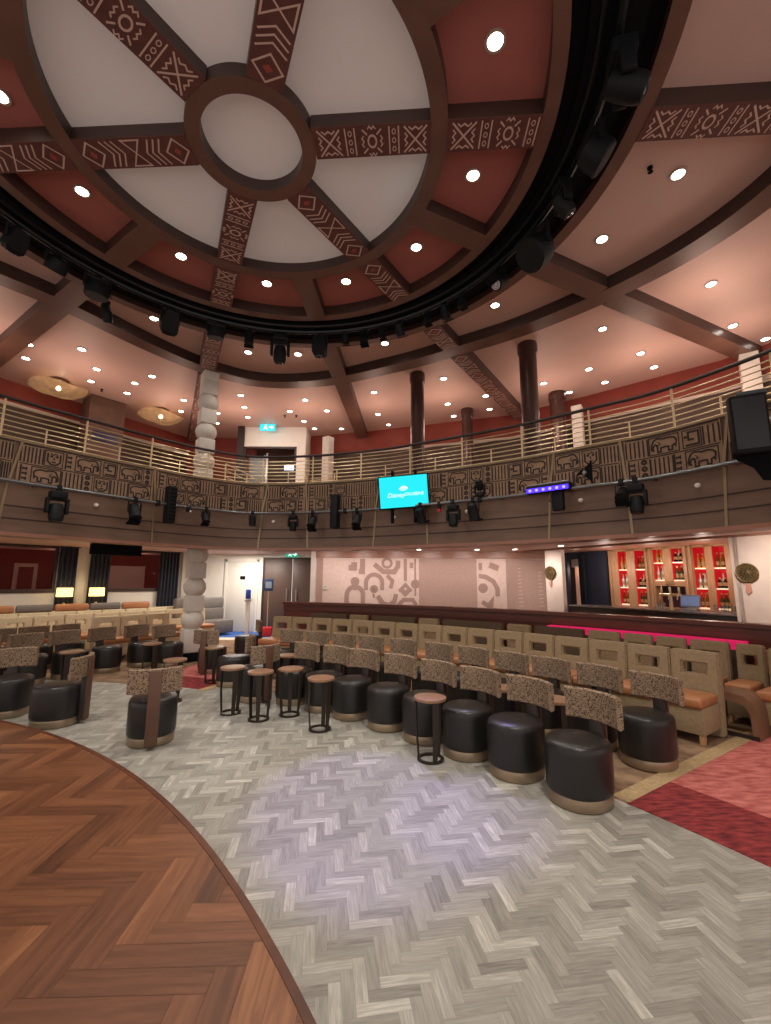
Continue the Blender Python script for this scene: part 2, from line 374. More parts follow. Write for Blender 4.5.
bm=NB()
arc=[(ST[0]+(SR-.02)*math.cos(a),ST[1]+(SR-.02)*math.sin(a)) for a in [R(5+i*1.2) for i in range(72)]]
prism(bm,[(-9,-.8)]+arc,0,.095); obj('stage_base',bm,M_stage_edge,stage,kind='structure')
bm=NB(); ringsec(bm,ST,SR-.035,SR,.0,.104,R(10),R(88),120); obj('stage_nosing',bm,M_stage_edge,stage,kind='structure')
bm=NB(); ringsec(bm,S,9.78,10.42,.001,.008,R(8),R(33.3),40); obj('floor',bm,M_dred,kind='structure',label='dark red carpet strip at the mouth of the right aisle')
bm=NB(); ringsec(bm,S,10.42,17,.001,.008,R(8),R(33.3),40); obj('floor',bm,M_pink,kind='structure',label='pinkish red carpet of the right aisle')
bm=NB(); ringsec(bm,S,9.4,10.0,.001,.008,R(66.9),R(74),24); obj('floor',bm,M_dred,kind='structure',label='dark red carpet strip at the mouth of the left aisle')
bm=NB(); ringsec(bm,S,10.0,13.6,.001,.008,R(66.9),R(75),24); obj('floor',bm,M_pink,kind='structure',label='pinkish red carpet of the left aisle')
bm=NB(); ringsec(bm,S,9.78,10.3,.001,.006,R(33.3),R(67),40); obj('floor',bm,M_carpet,kind='structure',label='brown carpet edge under the front stools')
bm=NB(); ringsec(bm,S,9.3,10.3,.001,.006,R(74),R(100),40); obj('floor',bm,M_carpet,kind='structure',label='brown carpet edge under the left section stools')
def radial_strip(deg,r0,r1,w,m,lab):
    bm=NB(); mx=T(S[0],S[1],0,R(deg)); box(bm,r0,r1,0,w,.001,.011,mx); obj('floor',bm,m,kind='structure',label=lab,smooth=0)
radial_strip(33.25,9.8,17,.13,M_tan,'tan carpet border along the right aisle')
radial_strip(66.2,9.35,13.6,.13,M_tan,'tan carpet border along the left aisle')
bm=NB(); box(bm,-6.4,-1.95,12.6,14,.001,.012); obj('floor',bm,M_blue,kind='structure',label='blue lobby carpet in front of the white door',smooth=0)
bm=NB(); box(bm,-6.4,-1.95,12.1,12.6,.001,.012); obj('floor',bm,M_cream,kind='structure',label='cream floor band before the lobby',smooth=0)
# ------------------------------------------------------------------ ceiling
ZI=6.30; ZR=6.33; ZP=6.36
def annulus(bm,c,r0,r1,z,a0=0,a1=2*PI,n=96):
    for i in range(n):
        a,b=a0+(a1-a0)*i/n,a0+(a1-a0)*(i+1)/n
        P=[(c[0]+r*math.cos(t),c[1]+r*math.sin(t),z) for r,t in ((r0,a),(r1,a),(r1,b),(r0,b))]
        if r0<1e-6: P=P[1:]
        f=bm.faces.new([bm.verts.new(p) for p in P])
    bmesh.ops.remove_doubles(bm,verts=bm.verts,dist=1e-5)
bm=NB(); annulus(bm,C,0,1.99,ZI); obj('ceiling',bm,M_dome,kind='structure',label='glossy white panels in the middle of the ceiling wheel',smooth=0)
bm=NB(); annulus(bm,C,1.97,3.1,ZR); obj('ceiling',bm,M_coffer,kind='structure',label='dark red ceiling coffers around the white panels',smooth=0)
bm=NB(); annulus(bm,C,3.1,3.9,6.25); obj('ceiling',bm,M_black,kind='structure',label='black lighting slot around the ceiling wheel',smooth=0)
bm=NB()
outer=[]
for i in range(96):
    a=2*PI*i/96; outer.append((C[0]+16*math.cos(a),C[1]+16*math.sin(a)))
annulus(bm,C,3.95,13.5,ZP); obj('ceiling',bm,M_ceil,kind='structure',label='pink outer ceiling over the balcony',smooth=0)
def beam_ring(name,r0,r1,zt,lab):
    bm=NB(); ringsec(bm,C,r0,r1,ZB,zt,n=128)
    for f in bm.faces:
        pass
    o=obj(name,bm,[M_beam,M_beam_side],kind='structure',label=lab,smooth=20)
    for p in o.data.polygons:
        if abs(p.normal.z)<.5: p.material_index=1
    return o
beam_ring('ceiling_beam',.52,.67,6.34,'small hub ring of the ceiling wheel')
beam_ring('ceiling_beam',1.89,2.06,6.36,'middle ring beam between white panels and red coffers')
beam_ring('ceiling_beam',2.99,3.13,6.62,'inner edge ring of the black lighting slot')
beam_ring('ceiling_beam',3.88,4.03,6.62,'outer edge ring of the black lighting slot')
# lobed outer ring beam
ang_i=[(-12,1.28),(3.9,1.294),(13.3,1.256),(25.2,1.18),(32.3,1.137),(54.6,1.061),(74.9,1.095),(88.9,1.182),(105.6,1.262),(116,1.205),(127,1.12),(138.8,1.046),(148.6,1.023),(157,1.07),(170,1.13),(187,1.25),(203,1.23),(237,1.06),(270,1.2),(283,1.27),(297,1.2),(327,1.06),(348,1.28)]
def rin(deg):
    d=deg%360
    if d>348: d-=360
    for (a,ra),(b,rb) in zip(ang_i,ang_i[1:]):
        if a<=d<=b: return ra+(rb-ra)*(d-a)/(b-a)
    return 1.2
raw=[rin(i*2) for i in range(180)]
sm=[sum(raw[(i+k)%180]*w for k,w in zip(range(-4,5),(1,2,3,4,5,4,3,2,1)))/25 for i in range(180)]
P4=[(C[0]+sm[i]*4.55*1.033*math.cos(R(2*i)),C[1]+sm[i]*4.55*1.033*math.sin(R(2*i))) for i in range(180)]
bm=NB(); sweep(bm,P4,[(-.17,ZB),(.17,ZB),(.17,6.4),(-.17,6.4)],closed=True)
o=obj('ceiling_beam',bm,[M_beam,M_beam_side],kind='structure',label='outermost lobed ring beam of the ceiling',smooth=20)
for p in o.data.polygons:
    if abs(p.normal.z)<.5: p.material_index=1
HW=.17
def motif_x(u0,L):
    s=[]; w=.022; h=HW*.8; c=u0+L/2
    s+=stroke([(u0+.05,-h),(u0+L-.05,h)],w)+stroke([(u0+.05,h),(u0+L-.05,-h)],w)
    for sg in (-1,1):
        s+=stroke([(c-.1,sg*h*.95),(c-.05,sg*h*.72),(c,sg*h*.92),(c+.05,sg*h*.72),(c+.1,sg*h*.95)],w*.8)
        s+=stroke([(c+sg*L*.36,-.07),(c+sg*L*.27,-.035),(c+sg*L*.36,0),(c+sg*L*.27,.035),(c+sg*L*.36,.07)],w*.8)
    return s,[]
def motif_bar(u0):
    s=stroke([(u0,-HW*.85),(u0,HW*.85)],.02)+stroke([(u0+.14,-HW*.85),(u0+.14,HW*.85)],.02)
    for k in range(3):
        s+=stroke(circ(u0+.07,-.09+k*.09,.026,8),.012)
    return s,[]
def motif_sun(u0,L):
    s=[]; c=u0+L/2; w=.02
    s+=stroke(circ(c,0,.062,16),.024)
    for k in range(8):
        a=k*PI/4
        if k%2: s+=stroke([(c+.1*math.cos(a),.1*math.sin(a)),(c+.2*math.cos(a),.175*math.sin(a))],w)
        else:
            t=(-math.sin(a),math.cos(a)); rr=.125
            s+=stroke([(c+(rr+.03*(j%2))*math.cos(a)+t[0]*(-.06+.03*j),(rr+.03*(j%2))*math.sin(a)+t[1]*(-.06+.03*j)) for j in range(5)],w*.8)
    return s,[]
def motif_chev(u0,d=1):
    s=[]
    for k in range(3):
        b=u0+k*.085
        s+=stroke([(b,-HW*.82),(b+d*.1,0),(b,HW*.82)],.02)
    return s,[]
def motif_hour(u0):
    h=HW*.82; return stroke([(u0,-h),(u0+.26,h),(u0,h),(u0+.26,-h)],.02,True),[]
def motif_dia(u0):
    h=HW*.8; c=u0+.16
    return stroke([(c-.16,0),(c,h),(c+.16,0),(c,-h)],.02,True),[[(c-.05,0),(c,-.05),(c+.05,0),(c,.05)]]
def band_strokes(L,style):
    """fill length L with whole motifs, stretched a little so that they end exactly at the beam's end"""
    s=[];r=[];u=.0; n=0
    seq=([('x',.44),('bar',.2),('sun',.46),('bar',.2)] if style==0 else [('dia',.36),('chev',.28),('hour',.3),('chev2',.3)])
    while u<L-.12:
        k,l=seq[n%4]; n+=1
        a,b={'bar':lambda:motif_bar(u+.03),'x':lambda:motif_x(u,l),'sun':lambda:motif_sun(u,l),'chev':lambda:motif_chev(u),'chev2':lambda:motif_chev(u+.12,-1),'hour':lambda:motif_hour(u+.02),'dia':lambda:motif_dia(u+.02)}[k]()
        s+=a;r+=b;u+=l
    f=L/u
    return [[(x*f,y) for x,y in q] for q in s],[[(x*f,y) for x,y in q] for q in r]
def radial_beam(deg,r0,r1,style,lab,hw=HW,zt=6.38):
    o=empty('ceiling_beam',(C[0],C[1],0),R(deg),kind='structure',label=lab)
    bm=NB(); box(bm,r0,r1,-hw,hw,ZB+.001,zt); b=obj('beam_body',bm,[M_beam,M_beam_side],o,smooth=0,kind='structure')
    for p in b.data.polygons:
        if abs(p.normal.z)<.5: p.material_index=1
    if style is not None:
        bm=NB(); box(bm,r0+.01,r1-.01,-hw+.004,hw-.004,ZB-.006,ZB+.002); obj('carved_band',bm,M_band,o,smooth=0,kind='structure')
        s,r=band_strokes((r1-r0-.04)/.72,style); bm=NB()
        for k_,q in enumerate(s): bm.faces.new([bm.verts.new((r0+.02+x*.72,y,ZB-.008-.0002*(k_%9))) for x,y in q])
        for q in r: bm.faces.new([bm.verts.new((r0+.02+x*.72,y,ZB-.0105)) for x,y in q]).material_index=1
        obj('carved_pattern',bm,[M_bandl,M_bandr],o,smooth=0,kind='structure',recalc=False)
for i,deg in enumerate((-3.6,56,116.6,177.2,-125,-64)):
    st=(0,1,0,1,0,1)[i]
    radial_beam(deg,.66,1.9,st,'carved wheel spoke over the white panels')
    radial_beam(deg,2.05,3.0,st,'carved wheel spoke across the red coffers')
    ro=P4[int((deg%360)/2)]; rr=math.hypot(ro[0]-C[0],ro[1]-C[1])
    radial_beam(deg,4.02,rr-.16,st,'carved beam across the pink ceiling')
    if i<4: radial_beam(deg,rr+.16,11.2,st,'carved beam running to the balcony wall')
for deg in (26,86,146,206,266,326):
    radial_beam(deg,2.05,3.0,None,'plain spoke across the red coffers',.15)
    ro=P4[int((deg%360)/2)]; rr=math.hypot(ro[0]-C[0],ro[1]-C[1])
    radial_beam(deg,4.02,rr-.16,None,'plain beam across the pink ceiling',.17)
    if deg<150: radial_beam(deg,rr+.16,11.2,None,'plain beam running to the balcony wall',.17)

# ------------------------------------------------------------------ downlights
def make_downlight():
    t=empty('downlight',(0,0,0),0,'x','downlight')
    bm=NB(); ringsec(bm,(0,0),.07,.095,-.012,.004,n=20); obj('trim_ring',bm,M_ring,t)
    bm=NB(); lathe(bm,[(.07,.0),(.07,-.006),(.04,-.014)],16); obj('lens',bm,M_down,t)
    return t
DL=make_downlight(); first=[True]
def downlight(x,y,z,label,group):
    if first[0]: first[0]=False; DL.location=(x,y,z); DL['label']=label; DL['group']=group; return DL
    return dup(DL,(x,y,z),0,label,group)
cof=[(.95,3.15),(1.01,4.44),(.42,5.56),(-.65,6.29),(-1.93,6.35),(-3.04,5.76),(-3.76,4.68),(-3.84,3.61)]
lab=['at the top of the picture','just below the carved right spoke','third clockwise from the picture top','right of the plain lower spoke','left of the plain lower spoke','just left of the carved lower spoke','just below the carved left spoke','at the left picture edge']
for (x,y),l in zip(cof,lab): downlight(x,y,ZR-.002,'lit recessed downlight in the red coffer '+l,'downlights in the red coffers')
rg=[(3.43,4.44),(3.02,5.43),(1.89,6.92),(-.03,8.17),(-1.88,8.62),(-2.92,8.55),(-4.28,7.36)]
for i,(x,y) in enumerate(rg): downlight(x,y,ZP-.002,f'lit downlight in pink ceiling just outside the black slot, {ORD[i]} from right','downlights just outside the black slot')
up=[(5.23,6.35),(4.11,7.62),(7.48,7.94),(6.49,7.5),(5.35,8.51),(5.99,9.1),(4.58,9.21),(5.27,9.86),(3.82,9.93),(4.65,10.43),(-2.16,10.99),(-2.74,11.78),(-1.68,11.73),(-2.48,12.56),(-2.26,13.2),(-1.41,13.2),(-.23,11.97),(.08,12.82),(-.31,10.49),(1.67,11.2),(1.97,12.08),(1.36,9.71),(2.58,10.67),(2.89,11.55),(-7.33,8.28),(-7.86,8.85),(-6.37,8.46),(-6.63,9.33),(-7.17,9.95),(-5.54,9.67),(-6.16,10.04),(-6.69,10.62),(-3.78,10.71),(-3.94,11.5),(-4.08,12.25),(-5.85,11.82),(-5.42,11.05),(-4.86,11.95),(-5.19,12.76)]
up.sort(key=lambda p:p[0]/p[1])
secs=[('left of the white totem column',lambda t:t<-.485),('between totem and middle beam',lambda t:t<-.06),('between middle beam and thick column',lambda t:t<.315),('right of the thick dark column',lambda t:True)]
cnt=[0]*4
for x,y in up:
    t=x/y; k=[j for j,s in enumerate(secs) if s[1](t)][0]; cnt[k]+=1
    downlight(x,y,ZP-.002,f'lit downlight over the balcony, {secs[k][0]}, {ORD[cnt[k]-1]} from the left','downlights over the balcony')
for i,(x,y) in enumerate(((-.9,11.3),(.88,11.4),(2.38,11.3),(3.3,11.1),(4.0,9.9))): downlight(x,y,2.418,f'lit downlight in the low ceiling before the mural, {ORD[i]} from the left','downlights before the mural')
# sprinkler heads / sensors on the pink ceiling
bm=NB(); lathe(bm,[(.03,0),(.03,-.02),(.012,-.03),(.012,-.06),(.03,-.065)],12); sp=obj('ceiling_sensor',bm,M_black,label='small dark sensor on the pink ceiling near the carved right beam',cat='sensor',group='ceiling sensors'); sp.location=(3.05,4.36,ZP)
for (x,y,l) in ((7.0,6.75,'near the right picture edge'),(-2.95,12.1,'above the white upstairs doorway'),(-2.62,12.1,'right of the upstairs exit sign'),(-7.2,10.4,'beside the left shell chandelier')):
    dup(sp,(x,y,ZP),0,'small dark sensor on the pink ceiling '+l)

# ------------------------------------------------------------------ balcony: slab, fascia, relief panels, railing
ZF0,ZF1,ZF2=2.2,2.95,3.57
U=BAL.len
bp=BAL.sub(0,U,.1)
bm=NB(); sweep(bm,bp,[(0,ZF0+.05),(.16,ZF0+.05),(.16,ZF2),(0,ZF2)])
par=obj('balcony_front',bm,M_fascia,kind='structure',label='curved brown wooden front of the balcony')
for z in (2.44,2.62):
    bm=NB(); sweep(bm,bp,[(-.006,z),(.001,z),(.001,z+.018),(-.006,z+.018)]); obj('fascia_groove',bm,M_groove,par,kind='structure')
bm=NB(); sweep(bm,bp,[(-.05,ZF0),(.3,ZF0),(.3,ZF0+.05),(-.05,ZF0+.05)]); obj('lower_lip',bm,M_lip,par,kind='structure')
bm=NB(); sweep(bm,bp,[(-.03,ZF2),(.2,ZF2),(.2,ZF2+.025),(-.03,ZF2+.025)]); obj('top_trim',bm,M_brassp,par,kind='structure')
# slab above the lower room + upper floor + soffit
outer_path=[(-12,2.9),(-12,10),(-8,14.6),(4,14.6),(8,12.5),(9.5,9),(9.5,2.3)]
def deck(z,m,name,label):
    n=90; a=[BAL.at(U*i/n,.14) for i in range(n+1)]; OP=Path(outer_path,.1); b=[OP.at(OP.len*i/n) for i in range(n+1)]
    bm=NB(); A=[bm.verts.new((*p,z)) for p in a]; B=[bm.verts.new((*p,z)) for p in b]
    for k in range(n): bm.faces.new((A[k],A[k+1],B[k+1],B[k]))
    obj(name,bm,m,kind='structure',label=label,smooth=0)
deck(2.42,M_ceil,'ceiling','low pink ceiling under the balcony'); deck(3.2,M_carpet,'floor','upper balcony floor')

# relief panels between brass strips
us=[BAL.nearest(*p) for p in ((-5.35,6.1),(-4.2,7.7),(-2.5,8.95),(-1.6,8.82),(-.15,8.35),(.75,7.85),(2.6,6.6),(3.35,5.95),(4.15,5.05))]
us=[.25]+[u for u in us]+[U-.3]
while us[1]-us[0]>2.2: us.insert(1,us[1]-1.55)
ELE=[(-.46,.02),(-.47,.2),(-.38,.34),(-.2,.4),(0,.37),(.12,.42),(.26,.44),(.38,.36),(.42,.22),(.47,.05),(.49,-.12),(.46,-.24),(.40,-.26),(.43,-.12),(.39,.02),(.33,.08),(.27,.04),(.25,-.1),(.25,-.4),(.13,-.4),(.12,-.16),(-.05,-.13),(-.17,-.15),(-.17,-.4),(-.30,-.4),(-.31,-.15),(-.4,-.08),(-.44,-.2)]
def cell(kind,u0,u1,v0,v1,S_,D_):
    w=u1-u0;h=v1-v0;cu,cv=(u0+u1)/2,(v0+v1)/2
    def add(l): D_.extend(l)
    if kind=='stripes':
        k=max(3,int(w/.045))
        for i in range(k+1): add(stroke([(u0+w*i/k,v0+.02),(u0+w*i/k,v1-.02)],.02))
    elif kind=='elephant':
        m=.02; add(stroke([(u0+m,v0+m),(u1-m,v0+m),(u1-m,v1-m),(u0+m,v1-m)],.014,True))
        fl=random.choice((-1,1)); P=[(cu+fl*x*w*.8,cv+y*h*.8) for x,y in ELE]
        add(stroke(P,.022,True)); add(stroke([(cu+fl*.18*w,cv+.2*h),(cu+fl*.1*w,cv+.05*h),(cu+fl*.2*w,cv)],.012))
    elif kind=='teeth':
        add(stroke([(u0+.02,v0+.015),(u0+.02,v1-.015)],.022))
        for i in range(3):
            y=v0+.03+(h-.06)*(i+.5)/3; q=(h-.06)/3*.28
            add(stroke([(u0+.034,y),(u0+w*.62,y)],q*1.4)); add(stroke([(u0+w*.62+.008,y-q*1.2),(u0+w*.62+.008,y+q*1.2)],.02))
    elif kind=='key':
        m=.025; add(stroke([(u0+m,v0+m),(u1-m,v0+m),(u1-m,v1-m),(u0+m,v1-m)],.014,True))
        q=min(w,h)*.5
        add(stroke([(cu-w*.3,cv-h*.3),(cu+w*.3,cv-h*.3),(cu+w*.3,cv+h*.3),(cu-w*.15,cv+h*.3),(cu-w*.15,cv-h*.05),(cu+w*.1,cv-h*.05)],.026))
        add(stroke(circ(cu-w*.28,cv+h*.1,q*.1,8),.016))
    elif kind=='mask':
        m=.02; add(stroke([(u0+m,v0+m),(u1-m,v0+m),(u1-m,v1-m),(u0+m,v1-m)],.014,True))
        add(stroke([(cu-w*.3,cv+h*.3),(cu-w*.3,cv-h*.15),(cu-w*.12,cv-h*.32),(cu+w*.12,cv-h*.32),(cu+w*.3,cv-h*.15),(cu+w*.3,cv+h*.3)],.024))
        for sg in (-1,1): add(stroke([(cu+sg*w*.2,cv+h*.14),(cu+sg*w*.06,cv+h*.14)],.03))
        add(stroke([(cu-w*.18,cv+h*.3),(cu-w*.06,cv+h*.22),(cu+w*.06,cv+h*.3),(cu+w*.18,cv+h*.22)],.016)); add(stroke([(cu,cv+h*.08),(cu,cv-h*.08)],.016)); add(stroke([(cu-w*.1,cv-h*.18),(cu+w*.1,cv-h*.18)],.022))
    elif kind=='dots':
        for i in range(3):
            add(stroke(circ(cu,v0+h*(i+.5)/3,h*.09,8),.03)); 
        add(stroke([(u1-.01,v0+.015),(u1-.01,v1-.015)],.012)); add(stroke([(u0+.01,v0+.015),(u0+.01,v1-.015)],.012))
WID={'stripes':.27,'elephant':.40,'teeth':.13,'key':.26,'mask':.27,'dots':.16}
def quads_on_curve(bm,path,quads,off0,u_lo,u_hi):
    for kq,q in enumerate(quads):
        off=off0-.0003*(kq%9)
        us_=[p[0] for p in q]
        if min(us_)<u_lo or max(us_)>u_hi: continue
        L=math.hypot(q[3][0]-q[0][0],q[3][1]-q[0][1]); n=max(1,int(L/.2))
        for i in range(n):
            t0,t1=i/n,(i+1)/n
            lerp=lambda a,b,t:(a[0]+(b[0]-a[0])*t,a[1]+(b[1]-a[1])*t)
            P=[lerp(q[0],q[3],t0),lerp(q[1],q[2],t0),lerp(q[1],q[2],t1),lerp(q[0],q[3],t1)]
            bm.faces.new([bm.verts.new((*path.at(p[0],off),p[1])) for p in P])
kinds=['elephant','stripes','teeth','mask','stripes','elephant','teeth','stripes','key','elephant','dots','teeth']
ki=0
for a,b in zip(us,us[1:]):
    bm=NB(); path=BAL.sub(a+.03,b-.03,.07)
    sweep(bm,path,[(-.03,ZF1+.02),(.002,ZF1+.02),(.002,ZF2-.015),(-.03,ZF2-.015)])
    pn=obj('relief_panel',bm,M_relief,par,kind='structure')
    D_=[]; vm=(ZF1+ZF2)/2
    for row,(v0,v1) in enumerate(((ZF1+.03,vm-.004),(vm+.004,ZF2-.03))):
        u=a+.05+(0 if row else -.0); random.shuffle(kinds); kk=0; prev=None
        while u<b-.1:
            k=kinds[kk%len(kinds)]; kk+=1
            if k==prev: continue
            prev=k
            w=WID[k]
            if u+w>b-.04:
                k='stripes'; w=b-.05-u
                if w<.06: break
            cell(k,u,u+w,v0,v1,None,D_); u+=w
    D_+=stroke([(a+.05,vm),(b-.05,vm)],.014)+stroke([(a+.045,ZF1+.03),(b-.045,ZF1+.03)],.016)+stroke([(a+.045,ZF2-.025),(b-.045,ZF2-.025)],.016)
    bm=NB(); quads_on_curve(bm,BAL,D_,-.033,a+.03,b-.03)
    obj('carved_lines',bm,M_reliefd,pn,smooth=0,kind='structure',recalc=False)
for i,u in enumerate(us[1:-1]):
    sl=(.05 if i%2 else -.02)
    bm=NB()
    for (z0,z1,s0,s1,off) in ((ZF1,ZF2,-sl,sl,-.036),(ZF0+.05,ZF1,-sl*2,-sl,-.012)):
        p0=BAL.at(u+s0,off);p1=BAL.at(u+s1,off); t=R(0)
        ang=BAL.ang(u); dx,dy=math.cos(ang)*.016,math.sin(ang)*.016
        q0=BAL.at(u+s0,.0);q1=BAL.at(u+s1,.0)
        loft(bm,[[(p0[0]-dx,p0[1]-dy,z0),(p0[0]+dx,p0[1]+dy,z0),(q0[0]+dx,q0[1]+dy,z0),(q0[0]-dx,q0[1]-dy,z0)],[(p1[0]-dx,p1[1]-dy,z1),(p1[0]+dx,p1[1]+dy,z1),(q1[0]+dx,q1[1]+dy,z1),(q1[0]-dx,q1[1]-dy,z1)]])
    obj('trim_strip',bm,M_brassp,par,kind='structure',smooth=0)
# little white dome heads along the lower fascia
bm=NB(); lathe(bm,[(.006,.0),(.034,.004),(.034,.02),(.026,.045),(.008,.055)],12,T(rx=PI/2)); dm=obj('sprinkler_head',bm,M_white,label='x',cat='sprinkler',group='small white sprinkler heads on the balcony front')
for i,u in enumerate([BAL.nearest(*p) for p in ((-4.7,6.95),(-2.3,8.95),(.2,8.2),(1.45,7.45),(2.9,6.35),(3.95,5.3))]):
    x,y=BAL.at(u,-.002); l=f'small white dome sprinkler on the lower balcony front, {ORD[i]} from the left'
    if i==0: dm.location=(x,y,2.79); dm.rotation_euler[2]=BAL.ang(u); dm['label']=l
    else: dup(dm,(x,y,2.79),BAL.ang(u),l)

# railing
rail=empty('balcony_railing',(-2.75,8.9,ZF2),0,'brass balcony railing of thin bars under a dark handrail, along the whole balcony front','railing')
off=.09; ZH=4.2
def rel(p): return (p[0]+2.75,p[1]-8.9,p[2]-ZF2)
bm=NB(); tube(bm,[rel((*p,ZH)) for p in BAL.sub(0,U,.15,off)],.026,10); obj('handrail',bm,M_postd,rail)
for z in [ZF2+.07+.076*k for k in range(7)]:
    bm=NB(); tube(bm,[rel((*p,z)) for p in BAL.sub(0,U,.15,off)],.0095,6); obj('rail_bar',bm,M_brass,rail)
k=0; u=.2
while u<U-.1:
    x,y=BAL.at(u,off); tall=(k%2==0)
    bm=NB(); tube(bm,[rel((x,y,ZF2+.02)),rel((x,y,ZH-.02 if tall else ZF2+.3))],.015 if tall else .012,8); obj('post',bm,M_brass,rail)
    u+=.53; k+=1

# ------------------------------------------------------------------ lighting pipe on the balcony front and the fixtures on it
PO=-.28; PZ=2.93
pipe=empty('lighting_pipe',(-2.75,8.6,PZ),0,'long steel lighting pipe running in front of the carved balcony panels','pipe')
def relp(p): return (p[0]+2.75,p[1]-8.6,p[2]-PZ)
bm=NB(); tube(bm,[relp((*p,PZ)) for p in BAL.sub(0,U,.12,PO)],.026,10); obj('tube',bm,M_pipe,pipe)
u=.5
while u<U:
    a=BAL.at(u,PO); b=BAL.at(u,.0)
    bm=NB(); tube(bm,[relp((*a,PZ)),relp((*b,PZ+.02))],.012,6); obj('bracket',bm,M_blackm,pipe); u+=1.1
def clamp(t,z0=0.0):
    bm=NB(); box(bm,-.03,.03,-.04,.04,z0-.05,z0+.045,bev=.01); obj('clamp',bm,M_fix,t)
def moving_head(label,group=None,loc=(0,0,0),rz=0,sc=1.0,tilt=0.3):
    t=empty('moving_head_light',loc,rz,label,'stage light',group); s=sc
    clamp(t)
    bm=NB(); box(bm,-.11*s,.11*s,-.09*s,.09*s,-.17*s,-.05,bev=.02*s); obj('base',bm,M_fix,t)
    bm=NB()
    for q in (-1,1): box(bm,q*.13*s-.022*s,q*.13*s+.022*s,-.05*s,.05*s,-.40*s,-.16*s,bev=.012*s)
    box(bm,-.15*s,.15*s,-.05*s,.05*s,-.2*s,-.165*s,bev=.01*s); obj('yoke',bm,M_fix,t)
    mx=T(0,0,-.37*s,rx=tilt)
    bm=NB(); lathe(bm,[(.03*s,.13*s),(.085*s,.11*s),(.1*s,.02*s),(.1*s,-.1*s),(.085*s,-.15*s),(.07*s,-.155*s)],18,mx); h=obj('head',bm,M_fix,t)
    bm=NB(); lathe(bm,[(.001,-.165*s),(.05*s,-.163*s),(.072*s,-.15*s),(.072*s,-.14*s)],18,mx); obj('lens',bm,M_lens,h)
    return t
def par_can(label,group=None,loc=(0,0,0),rz=0,sc=1.0,tilt=-.6):
    t=empty('par_light',loc,rz,label,'stage light',group); s=sc
    clamp(t)
    bm=NB()
    for q in (-1,1): box(bm,q*.1*s-.006,q*.1*s+.006,-.02,.02,-.22*s,-.04)
    box(bm,-.106*s,.106*s,-.02,.02,-.05,-.038); obj('yoke',bm,M_blackm,t)
    mx=T(0,0,-.2*s,rx=tilt)
    bm=NB(); lathe(bm,[(.03*s,.15*s),(.075*s,.12*s),(.09*s,0),(.095*s,-.13*s),(.1*s,-.14*s),(.08*s,-.145*s)],16,mx); b=obj('can',bm,M_fix,t)
    bm=NB(); lathe(bm,[(.001,-.135*s),(.08*s,-.135*s),(.08*s,-.125*s)],16,mx); obj('lens',bm,M_lens,b)
    bm=NB()
    box(bm,-.1*s,.1*s,.02*s,.14*s,-.18*s,-.165*s,mx); obj('barn_door',bm,M_black,b,smooth=0)
    return t
def column_speaker(label,loc,rz,group=None):
    t=empty('column_speaker',loc,rz,label,'speaker',group); clamp(t)
    bm=NB(); tube(bm,[(0,0,0),(.16,0,.03)],.016,8); obj('arm',bm,M_blackm,t)
    bm=NB(); box(bm,.14,.29,-.09,.09,-.33,.33,bev=.02); b=obj('cabinet',bm,M_fix,t)
    bm=NB()
    for k in range(9): box(bm,.155,.275,-.098,-.09,-.29+k*.067,-.25+k*.067)
    obj('grille',bm,M_black,b,smooth=0)
    return t
def pipe_at(x,y,z=PZ):
    u=BAL.nearest(x,y); p=BAL.at(u,PO); return (p[0],p[1],z),BAL.ang(u)
def px(frac):
    """a point of the pipe by the tangent of its bearing from the stage edge"""
    best=min((abs(BAL.at(u*.02,PO)[0]/BAL.at(u*.02,PO)[1]-frac),u*.02) for u in range(int(U/.02)))
    p=BAL.at(best[1],PO); return (p[0],p[1],PZ),BAL.ang(best[1])
GP='lights clamped along the balcony pipe'
def onpipe(fn,pxl,label,**k):
    p,a=px((pxl-385.5)/435); return fn(label,GP,p,a,**k)
onpipe(moving_head,53,'black moving-head stage light hanging leftmost on the balcony pipe',sc=.95,tilt=-.2)
onpipe(par_can,131,'black par light on the balcony pipe directly above the black hung box',sc=1.0,tilt=-.5)
p,a=px((155-385.5)/435); column_speaker('tall narrow black speaker standing off the pipe, left of the totem column',p,a,'tall narrow speakers on the balcony pipe')
onpipe(par_can,204,'black par light on the balcony pipe in front of the totem column',sc=.75,tilt=-.4)
onpipe(par_can,251,'small black par light on the balcony pipe, left neighbour of the hanging lantern light',sc=.7,tilt=.2)
onpipe(moving_head,292,'small black moving-head light hanging above the white lobby door',sc=.7,tilt=0)
onpipe(par_can,312,'black par light on the pipe just left of the second tall speaker',sc=.9,tilt=-.6)
p,a=px((345-385.5)/435); column_speaker('tall narrow black speaker on the pipe left of the cyan screen',p,a+PI,'tall narrow speakers on the balcony pipe')
onpipe(par_can,357,'black par light on the pipe between tall speaker and cyan screen',sc=.9,tilt=-.5)
onpipe(par_can,421,'black par light hanging below the right end of the cyan screen',sc=.9,tilt=.5)
onpipe(moving_head,454,'black moving-head light first to the right of the cyan screen',sc=.8,tilt=-.2)
onpipe(par_can,474,'black par light second to the right of the cyan screen',sc=.95,tilt=.4)
onpipe(moving_head,641,'black moving-head light on the pipe right of the violet light bar',sc=.85,tilt=-.2)
onpipe(par_can,627,'black par light hooked on the pipe beside the right moving-head light',sc=.8,tilt=-.9)
# upright head standing on the pipe
t=moving_head('black moving-head light standing upright on top of the pipe',GP,(0,0,0),0,.62,.5); p,a=px((482-385.5)/435); t.location=p; t.rotation_euler=(PI,0,a)
